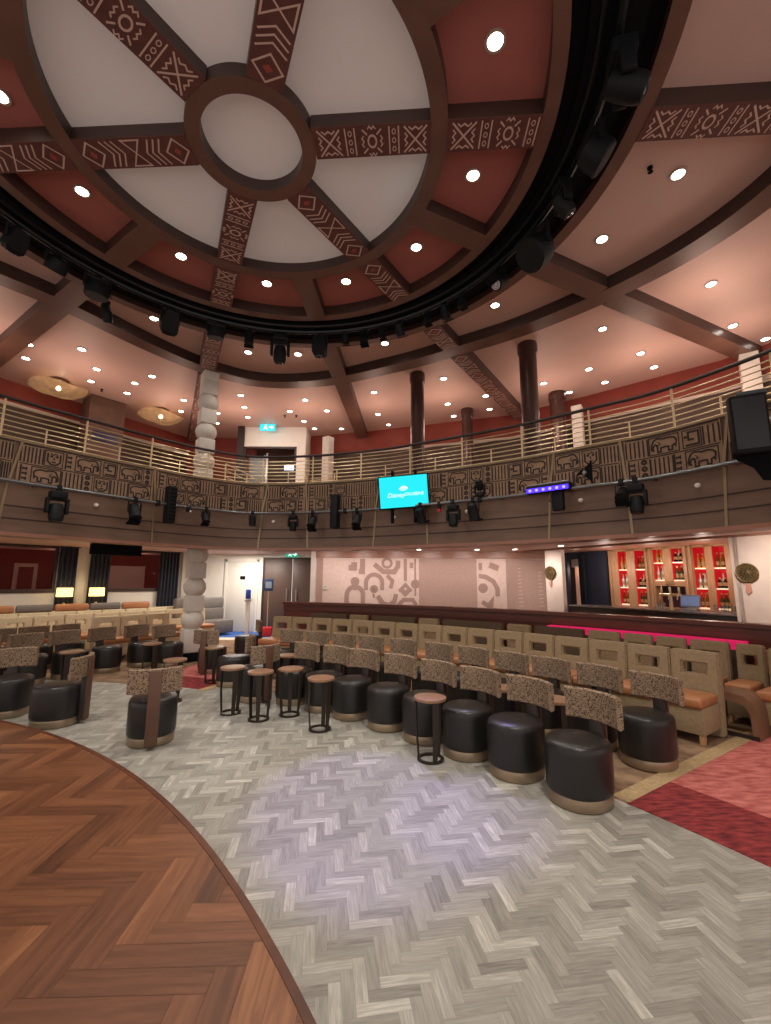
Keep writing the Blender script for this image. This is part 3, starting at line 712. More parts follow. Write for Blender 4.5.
# small red-tagged device, flag, antenna
p,a=px((440-385.5)/435)
t=empty('pipe_sensor',(p[0],p[1],p[2]),a,'small black device with a red bottom hanging right of the cyan screen','sensor')
bm=NB(); box(bm,-.025,.025,-.03,.03,-.1,.03,bev=.006); obj('body',bm,M_fix,t)
bm=NB(); box(bm,-.026,.026,-.031,.031,-.15,-.1,bev=.006); obj('red_tip',bm,M_redb,t)
p,a=px((590-385.5)/435)
t=empty('light_flag',(p[0],p[1],p[2]),a,'black hinged flag with bow-tie outline standing up from the pipe','flag')
bm=NB(); tube(bm,[(0,0,0),(0,0,.2)],.01,6); obj('stem',bm,M_blackm,t)
bm=NB(); prism(bm,[(-.02,.02),(-.13,.0),(-.02,.1)],-.006,.006,mx=T(0,0,.17,rx=PI/2)); prism(bm,[(.0,-.02),(.1,-.13),(.1,.19),(.0,.1)],-.006,.006,mx=T(0,0,.17,rx=PI/2)); obj('flap',bm,M_black,t,smooth=0)
bm=NB(); lathe(bm,[(.02,-.02),(.03,0),(.02,.02)],10,T(.0,-.02,.2,rx=PI/2)); obj('hinge_knob',bm,M_steel,t)
p,a=px((188-385.5)/435)
t=empty('antenna',(p[0],p[1],p[2]),a,'spindly black crossed antenna rods on the pipe beside the totem column','antenna')
bm=NB(); tube(bm,[(-.14,0,-.03),(.12,0,.24)],.009,6); obj('rod',bm,M_blackm,t)
bm=NB(); tube(bm,[(-.05,-.02,0),(.24,-.02,.13)],.009,6); obj('rod',bm,M_blackm,t)
bm=NB(); box(bm,-.08,.0,-.04,.02,-.09,.0,bev=.01); obj('base',bm,M_fix,t)
bm=NB(); lathe(bm,[(.008,-.02),(.02,0),(.008,.02)],8,T(-.02,-.04,-.08)); obj('white_knob',bm,M_white,t)
# violet LED bar
p,a=px((553-385.5)/435)
t=empty('led_bar_light',(p[0],p[1],p[2]),a,'glowing violet LED bar light mounted on the balcony pipe','stage light')
bm=NB(); box(bm,-.33,.33,-.1,.06,-.02,.10,bev=.02); b=obj('housing',bm,M_fix,t)
bm=NB(); box(bm,-.31,.31,-.11,-.1,-.01,.055); obj('led_strip',bm,M_uv,b,smooth=0)
bm=NB()
for k in range(6): lathe(bm,[(.022,-.004),(.022,.004),(.008,.008)],10,T(-.25+k*.1,-.112,.022,rx=PI/2))
obj('led_dots',bm,M_uvd,b)
bm=NB(); box(bm,-.3,.3,-.09,.05,.10,.12,bev=.008); obj('cooling_top',bm,M_steel,b)
bm=NB(); box(bm,.04,.2,-.05,.06,-.3,-.02,bev=.012); obj('driver_box',bm,M_fix,t)
bm=NB(); tube(bm,[(.05,-.02,-.03),(.0,-.02,-.15),(.06,-.02,-.2)],.008,6); obj('cable',bm,M_black,t)
# TV screen with its picture
uu,a=0,0
p,a=px((404-385.5)/435)
tv=empty('screen',(p[0],p[1],PZ),R(-12),'bright cyan flat screen with white logo hung on the balcony front','screen')
W_,H_=.87,.56
mx0=T(.02,-.13,.255,rx=R(6),ry=R(-2.7))
bm=NB(); box(bm,-W_/2-.022,W_/2+.022,0,.05,-H_/2-.022,H_/2+.022,mx0,bev=.008); obj('bezel',bm,M_black,tv)
bm=NB(); box(bm,-W_/2,W_/2,-.004,0,-H_/2,H_/2,mx0); pan=obj('display',bm,M_screen,tv,smooth=0)
bm=NB()
for kp,pl in enumerate(([(-.085,.05),(-.02,.10),(.03,.105),(.0,.055)],[(-.0,.05),(.03,.1),(.075,.075),(.085,.05)],[(-.085,.04),(.0,.01),(.085,.045),(.0,.035)])):
    f=bm.faces.new([bm.verts.new(mx0@Vector((x,-.006-.0005*kp,y))) for x,y in pl])
obj('screen_logo',bm,M_stext,pan,smooth=0,label='white swoosh emblem')
def text(name,body,size,mx,parent,m,shear=0):
    cu=bpy.data.curves.new(name,'FONT'); cu.body=body; cu.size=size; cu.align_x='LEFT'; cu.align_y='CENTER'; cu.extrude=.001; cu.shear=shear
    tmp=bpy.data.objects.new('writing_source',cu); COL.objects.link(tmp); dg=bpy.context.evaluated_depsgraph_get()
    me=bpy.data.meshes.new_from_object(tmp.evaluated_get(dg)); bpy.data.objects.remove(tmp); bpy.data.curves.remove(cu)
    me.transform(mx); me.materials.clear(); me.materials.append(m); me.name=name
    o=bpy.data.objects.new(name,me); COL.objects.link(o); o.parent=parent; return o
text('screen_writing','Disney',.115,mx0@T(-.30,-.006,-.06,rx=PI/2),pan,M_stext,.25)
text('screen_writing','CRUISE',.075,mx0@T(.015,-.006,-.055,rx=PI/2),pan,M_stext)
text('screen_writing','LINE',.075,mx0@T(.215,-.006,-.055,rx=PI/2),pan,M_stext)
for q in (-.2,.22):
    bm=NB(); box(bm,q-.025,q+.025,-.06,.02,-.3,.66,bev=.005); obj('mount_arm',bm,M_black,tv)
bm=NB(); lathe(bm,[(.02,-.05),(.055,-.05),(.055,.05),(.02,.05)],12,T(-.2,-.02,0)); obj('mount_clamp',bm,M_black,tv)
# big speaker at the right
t=empty('loudspeaker',(3.84,4.42,2.92),R(-30),'large black loudspeaker cabinet hung on the balcony front at right edge','speaker'); t.scale=(.76,.9,.95)
bm=NB(); prism(bm,[(-.19,-.17),(.19,-.17),(.22,-.1),(.17,.17),(-.17,.17),(-.22,-.1)],.0,.66); bmesh.ops.bevel(bm,geom=bm.edges[:],offset=.015,segments=2,affect='EDGES'); b=obj('cabinet',bm,M_fix,t)
bm=NB(); box(bm,-.175,.175,-.185,-.168,.04,.62,bev=.006); obj('grille',bm,mat('speaker_grille',srgb(30,36,40),.5,noise=.25,nscale=90),b)
bm=NB(); box(bm,-.10,.24,-.12,.2,.66,.72,bev=.03); obj('top_bracket',bm,mat('bracket_grey',srgb(66,76,78),.5),t)
bm=NB(); prism(bm,[(-.2,0),(.25,0),(.25,-.3),(.1,-.28),(.02,-.14)],-.012,.012,mx=T(0,.02,.0,rx=PI/2)); obj('lower_bracket',bm,M_black,t,smooth=0)
bm=NB(); lathe(bm,[(.02,-.05),(.06,-.04),(.06,.04),(.02,.05)],12,T(.27,.1,.42,ry=PI/2)); obj('swivel_knob',bm,M_steel,t)
# black hung box under the left balcony
t=empty('hung_box',(-4.96,8.05,2.26),R(51),'plain black oblong box hung under the left balcony edge','box')
bm=NB(); box(bm,-.42,.42,-.06,.06,-.22,-.02,bev=.012); obj('case',bm,M_black,t)
bm=NB(); box(bm,-.3,-.26,-.02,.02,-.03,.1); obj('hanger',bm,M_black,t)
bm=NB(); box(bm,.26,.3,-.02,.02,-.03,.1); obj('hanger',bm,M_black,t)

# ------------------------------------------------------------------ black slot: truss rings and fixtures
bm=NB(); tube(bm,[(C[0]+3.52*math.cos(2*PI*i/90),C[1]+3.52*math.sin(2*PI*i/90),6.17) for i in range(90)],.04,8,True)
rg_=empty('lighting_ring',(C[0],C[1],6.22),0,'black ring-shaped lighting truss inside the ceiling slot','truss')
o=obj('ring_tube',bm,M_blackm,rg_); o.location=(-C[0],-C[1],-6.22)
bm=NB(); tube(bm,[(C[0]+3.38*math.cos(2*PI*i/90),C[1]+3.38*math.sin(2*PI*i/90),6.2) for i in range(90)],.03,8,True)
o=obj('ring_tube',bm,M_blackm,rg_); o.location=(-C[0],-C[1],-6.22)
bm=NB(); ringsec(bm,C,3.28,3.74,6.2,6.24,n=90); o=obj('cable_tray',bm,M_black,rg_); o.location=(-C[0],-C[1],-6.22)
def ring_at(deg,r=3.55): return (C[0]+r*math.cos(R(deg)),C[1]+r*math.sin(R(deg)),6.16),R(deg-90)
GS='lights hanging in the black ceiling slot'
def drum_light(label,group,loc,rz,sc=1,tilt=.4):
    t=empty('wash_light',loc,rz,label,'stage light',group); s=sc; clamp(t)
    bm=NB()
    for q in (-1,1): box(bm,q*.2*s-.012,q*.2*s+.012,-.03,.03,-.3*s,-.05)
    box(bm,-.21*s,.21*s,-.03,.03,-.07,-.045); obj('yoke',bm,M_fix,t)
    mx=T(0,0,-.28*s,rx=tilt)
    bm=NB(); lathe(bm,[(.08*s,.14*s),(.16*s,.11*s),(.19*s,0),(.19*s,-.12*s),(.175*s,-.14*s),(.15*s,-.14*s)],20,mx); b=obj('drum',bm,M_fix,t)
    bm=NB(); lathe(bm,[(.001,-.13*s),(.16*s,-.13*s),(.16*s,-.12*s)],20,mx); obj('lens',bm,M_lens,b)
    return t
def square_light(label,group,loc,rz,sc=1,tilt=.5):
    t=empty('profile_light',loc,rz,label,'stage light',group); s=sc; clamp(t)
    bm=NB()
    for q in (-1,1): box(bm,q*.14*s-.01,q*.14*s+.01,-.03,.03,-.28*s,-.04)
    box(bm,-.15*s,.15*s,-.03,.03,-.06,-.04); obj('yoke',bm,M_fix,t)
    mx=T(0,0,-.27*s,rx=tilt)
    bm=NB(); loft(bm,[[(-.08*s,-.08*s,.2*s),(.08*s,-.08*s,.2*s),(.08*s,.08*s,.2*s),(-.08*s,.08*s,.2*s)],[(-.13*s,-.11*s,.05*s),(.13*s,-.11*s,.05*s),(.13*s,.11*s,.05*s),(-.13*s,.11*s,.05*s)],[(-.13*s,-.12*s,-.14*s),(.13*s,-.12*s,-.14*s),(.13*s,.12*s,-.14*s),(-.13*s,.12*s,-.14*s)],[(-.09*s,-.08*s,-.2*s),(.09*s,-.08*s,-.2*s),(.09*s,.08*s,-.2*s),(-.09*s,.08*s,-.2*s)]])
    bmesh.ops.transform(bm,matrix=mx,verts=bm.verts); b=obj('housing',bm,M_fix,t,smooth=20)
    bm=NB(); lathe(bm,[(.001,-.215*s),(.07*s,-.21*s),(.075*s,-.19*s)],16,mx); obj('lens',bm,M_lens,b)
    return t
p,a=ring_at(145.8); drum_light('big round black wash light in the slot above the plain left beam',GS,p,a,.85,.1)
p,a=ring_at(128.6); square_light('black boxy light tilted sideways in the slot, left of the totem column',GS,p,a,1.0,.7)
p,a=ring_at(116.7); drum_light('round black wash light hanging in the slot straight above the totem column',GS,p,a,.75,.2)
p,a=ring_at(107.6); par_can('small black par light in the slot, first right of the carved totem beam',GS,p,a,.85,.0)
p,a=ring_at(98.6); moving_head('black moving-head light hanging lowest in the far middle of the slot',GS,p,a,1.15,.0)
p,a=ring_at(86.9); square_light('black boxy light in the slot beside the plain middle beam',GS,p,a,.95,.1)
p,a=ring_at(17.8); drum_light('big round black light in the slot where the plain right beam starts',GS,p,a,1.15,-.9)
p,a=ring_at(-2.7); drum_light('black wash light with grey lens beside the carved right beam',GS,p,a,.9,.9)
p,a=ring_at(-14.8); moving_head('large black moving-head light with pale lens near the picture top',GS,p,a,1.15,1.1)
p,a=ring_at(154.4); drum_light('round black light in the slot, second from the left picture edge',GS,p,a,.7,.6)
p,a=ring_at(162.5); square_light('black boxy light in the slot nearest the left picture edge',GS,p,a,.8,.6)
for i,d in enumerate((79,73,67.5,62,53,47.5,42)):
    p,a=ring_at(d); par_can(f'small black par light in the crowded far right slot, {ORD[i]} from the middle beam',GS,p,a,.8 if i%2 else .65,(.3,-.4,.1,.6,-.2,.4,0)[i])
p,a=ring_at(6,3.45); moving_head('black moving-head light in the slot between the two right beams',GS,p,a,.9,.6)
# dotted LED par
p,a=ring_at(30.5,3.62)
t=par_can('black LED par light with white dotted lens facing the camera',GS,p,a+PI,.95,.9)
t2=[c for c in t.children if c.name.startswith('can')][0]
bm=NB(); mx=T(0,0,-.2*.95,rx=.9)
for i in range(4):
    for j in range(1 if i==0 else 6*i):
        if i==0: x=y=0
        else: x,y=.022*i*math.cos(2*PI*j/(6*i)),.022*i*math.sin(2*PI*j/(6*i))
        lathe(bm,[(.008,-.142),(.008,-.136)],6,mx@T(x,y,0))
obj('led_dots',bm,mat('led_dots_pale',srgb(190,170,170),.4,emit=srgb(210,190,190),estr=.25),t2)
# small twin light on the lobed beam
t=empty('beam_spotlight',(-4.62,6.55,ZB),R(20),'small black double spotlight screwed under the lobed left beam','stage light')
bm=NB(); lathe(bm,[(.05,-.1),(.06,-.02),(.03,.0)],12); obj('mount',bm,M_fix,t)
bm=NB(); box(bm,-.06,.06,-.06,.06,-.22,-.09,bev=.015); obj('upper_body',bm,M_fix,t)
bm=NB(); lathe(bm,[(.04,.1),(.07,.06),(.075,-.08),(.06,-.1)],14,T(.04,0,-.28,rx=.5)); obj('head',bm,M_fix,t)

# ------------------------------------------------------------------ totem column, upper columns
t=empty('totem_column',(-3.93,9.12,0),R(38),'pale stone totem column of alternating cubes and balls','column')
bm=NB(); box(bm,-.21,.21,-.21,.21,0,.17,bev=.01); obj('plinth',bm,M_black,t)
z=.17; k=0
bm=NB(); box(bm,-.18,.18,-.18,.18,.17,.62,bev=.015); obj('cube_block',bm,M_totem,t); z=.62
hc,hs=.32,.345
while z<ZB-.3:
    if k%2==0:
        bm=NB(); n=12; lathe(bm,[(math.sqrt(max(0,.218**2-((i/n-.5)*hs)**2)),z+hs*i/n) for i in range(n+1)],28); obj('ball_block',bm,M_totem,t); z+=hs
    else:
        bm=NB(); box(bm,-.163,.163,-.163,.163,z,z+hc,bev=.012); obj('cube_block',bm,M_totem,t); z+=hc
    k+=1
bm=NB(); box(bm,-.16,.16,-.16,.16,z,ZB,bev=.01); obj('top_block',bm,M_totem,t)
def upcol(x,y,r,label,light=False):
    t=empty('round_column',(x,y,3.2),0,label,'column')
    bm=NB(); lathe(bm,[(r,0),(r,3.0)],24); obj('shaft',bm,M_col,t)
    bm=NB(); lathe(bm,[(r*1.12,2.95),(r*1.15,2.98),(r*1.15,3.12),(r*1.1,ZP-3.2)],24); obj('collar',bm,M_col,t)
    return t
upcol(.72,9.5,.155,'dark round wooden column behind the balcony rail, left one of the two tall near columns')
upcol(2.86,8.2,.17,'thick dark round column behind the balcony rail, right one of the two tall near columns')
upcol(2.27,11.6,.15,'short-looking far dark column between the two tall near columns')
upcol(4.36,10.5,.18,'far dark column just right of the thick near column')

# ------------------------------------------------------------------ upper storey walls and things
def wall_path(name,path,z0,z1,m,th=.15,label=None):
    bm=NB(); sweep(bm,path,[(0,z0),(th,z0),(th,z1),(0,z1)]); return obj(name,bm,m,kind='structure',label=label,smooth=0)
wall_path('wall_left',[(-11.6,6.0),(-9.26,9.75),(-6.7,14.2),(-4.4,14.2)],3.2,ZP+.1,M_redwall,label='red wall behind the left balcony')
wall_path('wall_back',[(-2.5,13.95),(-.68,13.5),(3.6,12.0),(5.15,10.7),(7.25,8.8),(9.3,5.6)],3.2,ZP+.1,M_redwall,label='red wall behind the right balcony')
# white block with a wide opening
wb=empty('wall_back',(0,0,0),kind='structure',label='white upstairs wall with a wide dark-framed opening')
bm=NB(); box(bm,-4.42,-2.78,13.1,13.25,5.72,ZP); obj('lintel',bm,M_white,wb,smooth=0,kind='structure')
bm=NB(); box(bm,-2.78,-2.5,13.1,14.0,3.2,ZP); obj('pier',bm,M_white,wb,smooth=0,kind='structure')
bm=NB(); box(bm,-4.62,-4.42,13.02,13.25,3.2,ZP); obj('pier',bm,M_postd,wb,smooth=0,kind='structure')
bm=NB()
for q in ((-4.42,-4.36,3.2,5.72),(-2.84,-2.78,3.2,5.72)): box(bm,q[0],q[1],13.08,13.2,q[2],q[3])
box(bm,-4.42,-2.78,13.08,13.2,5.66,5.72); obj('opening_frame',bm,M_winframe,wb,smooth=0,kind='structure')
bm=NB(); box(bm,-4.6,-2.5,14.9,15.0,3.2,ZP); obj('wall_back',bm,mat('vestibule_brown',srgb(92,64,56),.6),kind='structure',label='brown wall seen through the upstairs opening',smooth=0)
t=empty('glass_partition',(-4.05,13.4,3.2),0,'pale glass screen standing inside the upstairs opening','partition')
bm=NB(); box(bm,-.28,.28,-.02,.02,0,2.3); obj('pane',bm,mat('frosted_glass',srgb(120,128,130),.25),t,smooth=0)
bm=NB(); box(bm,.26,.31,-.04,.04,0,2.4); obj('post',bm,M_steel,t,smooth=0)
t=empty('wall_screen',(-3.4,14.85,5.5),0,'small bright white-blue screen inside the upstairs opening','screen')
bm=NB(); box(bm,-.2,.2,-.03,.04,-.12,.12,bev=.005); obj('case',bm,M_black,t)
bm=NB(); box(bm,-.16,.18,-.036,-.03,-.09,.09); obj('display',bm,mat('pale_screen',srgb(200,205,240),.4,emit=srgb(205,210,255),estr=1.6),t,smooth=0)
t=empty('wall_sign',(-4.25,14.86,5.75),0,'small cyan glowing figure on the dark wall inside the upstairs opening','sign')
bm=NB(); prism(bm,[(-.1,-.18),(.02,-.2),(.1,-.05),(.08,.16),(-.04,.2),(-.09,.05)],-.01,.01,mx=T(rx=PI/2)); obj('glow',bm,M_exitc,t,smooth=0)
def exit_sign(name,loc,rz,label,m,sc=1):
    t=empty(name,loc,rz,label,'sign'); s=sc
    bm=NB(); box(bm,-.2*s,.2*s,-.025,.025,-.09*s,.09*s,bev=.006); b=obj('panel',bm,m,t)
    bm=NB()
    Q=stroke([(-.1,-.06),(-.06,-.01),(-.05,.03)],.02)+stroke([(-.06,-.01),(-.01,-.04),(-.01,-.07)],.02)+stroke([(-.09,.02),(-.05,.03),(-.0,.0)],.015)+stroke(circ(-.04,.06,.009,8),.018)+stroke([(.04,0),(.15,0)],.022)+stroke([(.1,.045),(.15,0),(.1,-.045)],.022)
    for q in Q: bm.faces.new([bm.verts.new((x*s,-.0275,y*s)) for x,y in q])
    obj('running_figure_and_arrow',bm,M_exitw,b,smooth=0)
    bm=NB(); tube(bm,[(-.1*s,0,.08*s),(-.1*s,0,.2*s)],.01,6); obj('hanger',bm,M_steel,t)
    bm=NB(); tube(bm,[(.1*s,0,.08*s),(.1*s,0,.2*s)],.01,6); obj('hanger',bm,M_steel,t)
    return t
exit_sign('exit_sign',(-3.62,12.75,6.22),0,'glowing cyan exit sign hanging from the pink ceiling upstairs',M_exitc,1.15)
# shell chandeliers
def chandelier(loc,rz,label):
    t=empty('shell_chandelier',loc,rz,label,'chandelier','shell chandeliers')
    bm=NB(); lathe(bm,[(.17,0),(.2,.03),(.17,.06)],20); obj('ceiling_cup',bm,mat('cup_bronze',srgb(110,84,62),.4,metal=.5) if 'cup_bronze' not in MATS else MATS['cup_bronze'],t)
    bm=NB(); nu,nv=30,10; V=[]
    for i in range(nu+1):
        a=-PI+2*PI*i/nu; row=[]
        for j in range(nv+1):
            r=.06+(.66*(1-.12*math.cos(2*a))-.06)*j/nv; q=j/nv
            row.append(bm.verts.new((r*math.cos(a),r*.72*math.sin(a),-.34+.2*q*q+.05*math.sin(3*a+.6)*q-.02*math.cos(16*a)*q*.4)))
        V.append(row)
    for i in range(nu):
        for j in range(nv): bm.faces.new((V[i][j],V[i+1][j],V[i+1][j+1],V[i][j+1]))
    bmesh.ops.remove_doubles(bm,verts=bm.verts,dist=1e-4)
    s=obj('shell_shade',bm,M_chand,t,smooth=60)
    bm=NB(); tube(bm,[(0,0,0),(0,0,-.34)],.015,8); obj('stem',bm,M_brass,t)
    bm=NB(); lathe(bm,[(.01,-.22),(.045,-.19),(.05,-.15),(.03,-.11),(.01,-.1)],12); obj('bulb',bm,M_bulb,t)
    return t
chandelier((-7.9,9.9,6.3),R(10),'glowing shell-shaped chandelier over the left balcony, nearer the picture edge')
chandelier((-6.35,11.7,6.3),R(20),'glowing shell-shaped chandelier beside the white totem column')
# brown hung cabinet and upper furniture
t=empty('control_booth',(-7.6,11.15,3.2),R(52),'tall dark brown cabinet between the two shell chandeliers','cabinet')
bm=NB(); box(bm,-.42,.42,-.3,.3,0,3.14,bev=.01); obj('body',bm,mat('cabinet_brown',srgb(92,66,54),.6,noise=.15,nscale=5),t)
bm=NB(); box(bm,-.3,.3,-.34,-.3,1.95,2.2,bev=.005); obj('blue_device',bm,mat('device_blue',srgb(34,34,70),.5),t)
def dado(path,z1,label):
    bm=NB(); sweep(bm,path,[(-.03,3.2),(-.005,3.2),(-.005,z1),(-.03,z1)]); w=obj('wall_back',bm,mat('dado_brown',srgb(70,52,40),.6,noise=.2,nscale=3) if 'dado_brown' not in MATS else MATS['dado_brown'],kind='structure',label=label,smooth=0)
    bm=NB(); sweep(bm,path,[(-.06,z1),(-.005,z1),(-.005,z1+.07),(-.06,z1+.07)]); obj('dado_cap',bm,mat('dado_cap_pale',srgb(196,180,166),.5) if 'dado_cap_pale' not in MATS else MATS['dado_cap_pale'],w,kind='structure',smooth=0)
dado([(-11.6,6.0),(-9.26,9.75),(-6.7,14.2)],5.75,'dark panelling with pale cap along the left balcony wall')
dado([(-2.5,13.95),(-.68,13.5),(3.6,12.0),(5.15,10.7),(7.25,8.8),(9.3,5.6)],5.62,'dark panelling with pale cap along the right balcony wall')
def whitepost(x,y,w,z1,label):
    t=empty('white_pier',(x,y,3.2),R(-35),label,'pier','white piers upstairs')
    bm=NB(); box(bm,-w/2,w/2,-w/2,w/2,0,z1-3.2,bev=.008); obj('shaft',bm,M_white,t)
    bm=NB(); box(bm,-w/2-.02,w/2+.02,-w/2-.02,w/2+.02,0,.12,bev=.005); obj('plinth',bm,M_white,t)
whitepost(-1.83,13.3,.26,6.1,'white upstairs pier at the end of the plain middle beam')
whitepost(4.85,10.5,.24,6.0,'white upstairs pier right of the far dark column')
whitepost(7.32,8.2,.3,6.15,'white upstairs pier at the end of the plain right beam')
# stairs rails glimpsed upstairs
t=empty('stair_rail',(-3.6,10.3,3.2),0,'short sloping brass stair rail upstairs right of the totem column','railing')
for k in range(3):
    bm=NB(); tube(bm,[(-.3,0,1.2-k*.16),(.2,0.1,.98-k*.16),(.55,.2,.75-k*.16)],.014,6); obj('rail_bar',bm,M_brass,t)
for q in ((-.3,0,1.2),(.2,.1,.98),(.55,.2,.75)):
    bm=NB(); tube(bm,[(q[0],q[1],0),q],.016,6); obj('post',bm,M_brass,t)
t=empty('stair_rail',(-1.9,11.6,3.2),0,'sloping brass stair rail upstairs right of the dark opening','railing')
for k in range(3):
    bm=NB(); tube(bm,[(-.75,0,.85-k*.16),(-.25,0,1.25-k*.16),(.5,0,1.3-k*.16)],.014,6); obj('rail_bar',bm,M_brass,t)
for q in ((-.75,0,.85),(-.25,0,1.25),(.5,0,1.3)):
    bm=NB(); tube(bm,[(q[0],q[1],0),q],.016,6); obj('post',bm,M_brass,t)

# ------------------------------------------------------------------ lower walls
# window wall (left), local x along the wall
WA=math.atan2(.766,.643); LW=T(-8.9,10.05,0,WA)
def wseg(bm,x0,x1,z0,z1,y0=0,y1=.18): box(bm,x0,x1,y0,y1,z0,z1,LW)
# positions along the wall: window_1 -3..0.35, curtain, pier, curtain, window_2
def alongwall(pxl):
    k=(pxl-385.5)/435  # x = k*y ; wall point (-8.9+.643s, 10.05+.766s)
    return (k*10.05+8.9)/(.643-k*.766)
w1a,w1b=-3.0,alongwall(60); w2a,w2b=alongwall(108),alongwall(165)
bm=NB(); wseg(bm,-4,4.62,0,1.27); wseg(bm,-4,4.62,2.42,2.5); wseg(bm,w1b,w2a,1.27,2.42); wseg(bm,w2b,4.62,1.27,2.42); wseg(bm,-4,w1a,1.27,2.42)
obj('wall_left',bm,M_white,kind='structure',label='white window wall under the left balcony',smooth=0)
for i,(a,b,lab) in enumerate(((w1a,w1b,'wide dark window at the left picture edge'),(w2a,w2b,'dark window between the curtains left of the totem column'))):
    wn=empty(f'window_{i+1}',(0,0,0),kind='structure',label=lab)
    bm=NB(); wseg(bm,a,b,1.27,1.36,-.03,.1); wseg(bm,a,b,2.36,2.42,-.02,.1); wseg(bm,a,a+.06,1.27,2.42,-.02,.1); wseg(bm,b-.06,b,1.27,2.42,-.02,.1)
    if b-a>2: wseg(bm,(a+b)/2-.9,(a+b)/2-.85,1.3,2.4,-.01,.08)
    obj('window_frame',bm,M_winframe,wn,smooth=0,kind='structure')
    bm=NB(); wseg(bm,a+.05,b-.05,1.35,2.37,.05,.06); obj('pane',bm,M_gwin,wn,smooth=0,kind='structure')
bm=NB(); wseg(bm,-7,7,-.02,3,3.0,3.1); obj('wall_left',bm,M_refl_red,kind='structure',label='reddish wall added behind the left windows as their reflection',smooth=0)  # wall and doors added to stand for the panes' reddish reflections
for q,l,nm,hw in ((1.09,'pale-framed dark door added behind the left window as its reflection','door_3',.17),(3.75,'pale door added behind the right window as its reflection','door_4',.5)):
    dd=empty(nm,(0,0,0),kind='structure',label=l)
    bm=NB(); wseg(bm,q-hw-.1,q+hw+.1,0,2.05,2.94,3.02); obj('door_frame',bm,M_paledoor,dd,smooth=0,kind='structure')
    bm=NB(); wseg(bm,q-hw,q+hw,0,1.95,2.9,2.95); obj('door_leaf',bm,M_refl_red if nm=='door_3' else M_paledoor,dd,smooth=0,kind='structure')
def curtain(s0,s1,label):
    t=empty('curtain',(0,0,0),0,label,'curtain','navy curtains at the left windows')
    t.matrix_world=LW@T((s0+s1)/2,-.09,0); w=s1-s0
    n=60; P=[]
    for i in range(n+1): x=-w/2+w*i/n; P.append((x,.04*math.sin(i*2*PI/n*max(3,round(w/.09)))))
    bm=NB(); loft(bm,[[(x,y-.006,.55) for x,y in P]+[(x,y+.006,.55) for x,y in reversed(P)],[(x*.96,y*.8-.006,2.40) for x,y in P]+[(x*.96,y*.8+.006,2.40) for x,y in reversed(P)]])
    obj('drape',bm,M_curtain,t,smooth=60)
    bm=NB(); tube(bm,[(-w/2-.03,0,2.4),(w/2+.03,0,2.4)],.014,8); obj('curtain_rod',bm,M_blackm,t)
curtain(alongwall(60),alongwall(79),'navy curtain on the right side of the left window')
curtain(alongwall(91),alongwall(112),'navy curtain on the left side of the right window, behind the lamp')
curtain(alongwall(160),alongwall(180),'navy curtain next to the totem column')
def lamp(s,label):
    t=empty('table_lamp',(0,0,0),0,label,'lamp','table lamps by the left windows'); t.matrix_world=LW@T(s,-.33,.84)
    bm=NB(); lathe(bm,[(.07,0),(.07,.015),(.02,.03),(.018,.3)],14); obj('lamp_base',bm,M_blackm,t)
    bm=NB(); lathe(bm,[(.17,.34),(.165,.55)],20); obj('lamp_shade',bm,M_lamp,t)
    bm=NB(); lathe(bm,[(.09,.02),(.03,.05),(.05,.12),(.02,.2)],14); obj('stem_bulb',bm,M_bronze,t)
lamp(alongwall(69)-.05,'lit table lamp in front of the left one of the curtain pair'); lamp(alongwall(100)-.05,'lit table lamp in front of the right one of the curtain pair')
# lobby walls
bm=NB()
box(bm,-6.0,-5.12,13.9,14.05,0,2.5); box(bm,-4.0,-3.88,13.9,14.05,0,2.5); box(bm,-5.12,-4.0,13.9,14.05,2.25,2.5); box(bm,-3.9,-2.03,13.9,14.05,2.32,2.5); box(bm,-2.03,-1.9,11.95,14.05,0,2.5)
obj('wall_back',bm,M_white,kind='structure',label='white lobby wall around the doors',smooth=0)
bm=NB(); box(bm,-6.1,-5.9,13.2,14.05,0,2.5); obj('wall_left',bm,M_white,kind='structure',label='white lobby return wall',smooth=0)
d=empty('door_1',(-4.56,13.93,0),kind='structure',label='white lobby door with a dark name plate')
bm=NB(); box(bm,-.5,-.44,-.06,.05,0,2.25); box(bm,.5,.56,-.06,.05,0,2.25); box(bm,-.5,.56,-.06,.05,2.18,2.25); obj('door_frame',bm,M_white,d,smooth=0,kind='structure')
bm=NB(); box(bm,-.44,.5,-.02,.03,.02,2.18,bev=.006); obj('door_leaf',bm,mat('door_white',srgb(214,208,198),.45),d,kind='structure')
bm=NB(); box(bm,-.02,.14,-.032,-.02,1.62,1.73,bev=.004); obj('name_plate',bm,M_black,d,kind='structure')
bm=NB(); tube(bm,[(.4,-.03,1.02),(.4,-.08,1.02),(.28,-.08,1.02)],.012,8); obj('door_handle',bm,M_steel,d,kind='structure')
d=empty('door_2',(-2.95,13.95,0),kind='structure',label='dark brown double door in the lobby')
for q,w in ((-.45,.44),(.45,.44)):
    bm=NB(); box(bm,q-w,q+w,0,.05,.02,2.28,bev=.006); lf=obj('door_leaf',bm,M_ddoor,d,kind='structure')
    bm=NB(); tube(bm,[(q+(.3 if q<0 else -.3),-.05,.85),(q+(.3 if q<0 else -.3),-.05,1.35)],.014,8); obj('door_handle',bm,M_steel,lf,kind='structure')
bm=NB(); box(bm,-.93,-.89,-.03,.06,0,2.32); box(bm,.89,.92,-.03,.06,0,2.32); box(bm,-.93,.92,-.03,.06,2.28,2.32); obj('door_frame',bm,M_winframe,d,smooth=0,kind='structure')
t=exit_sign('exit_sign',(-2.95,13.75,2.41),0,'green exit sign over the dark brown double door',M_exit,.95)
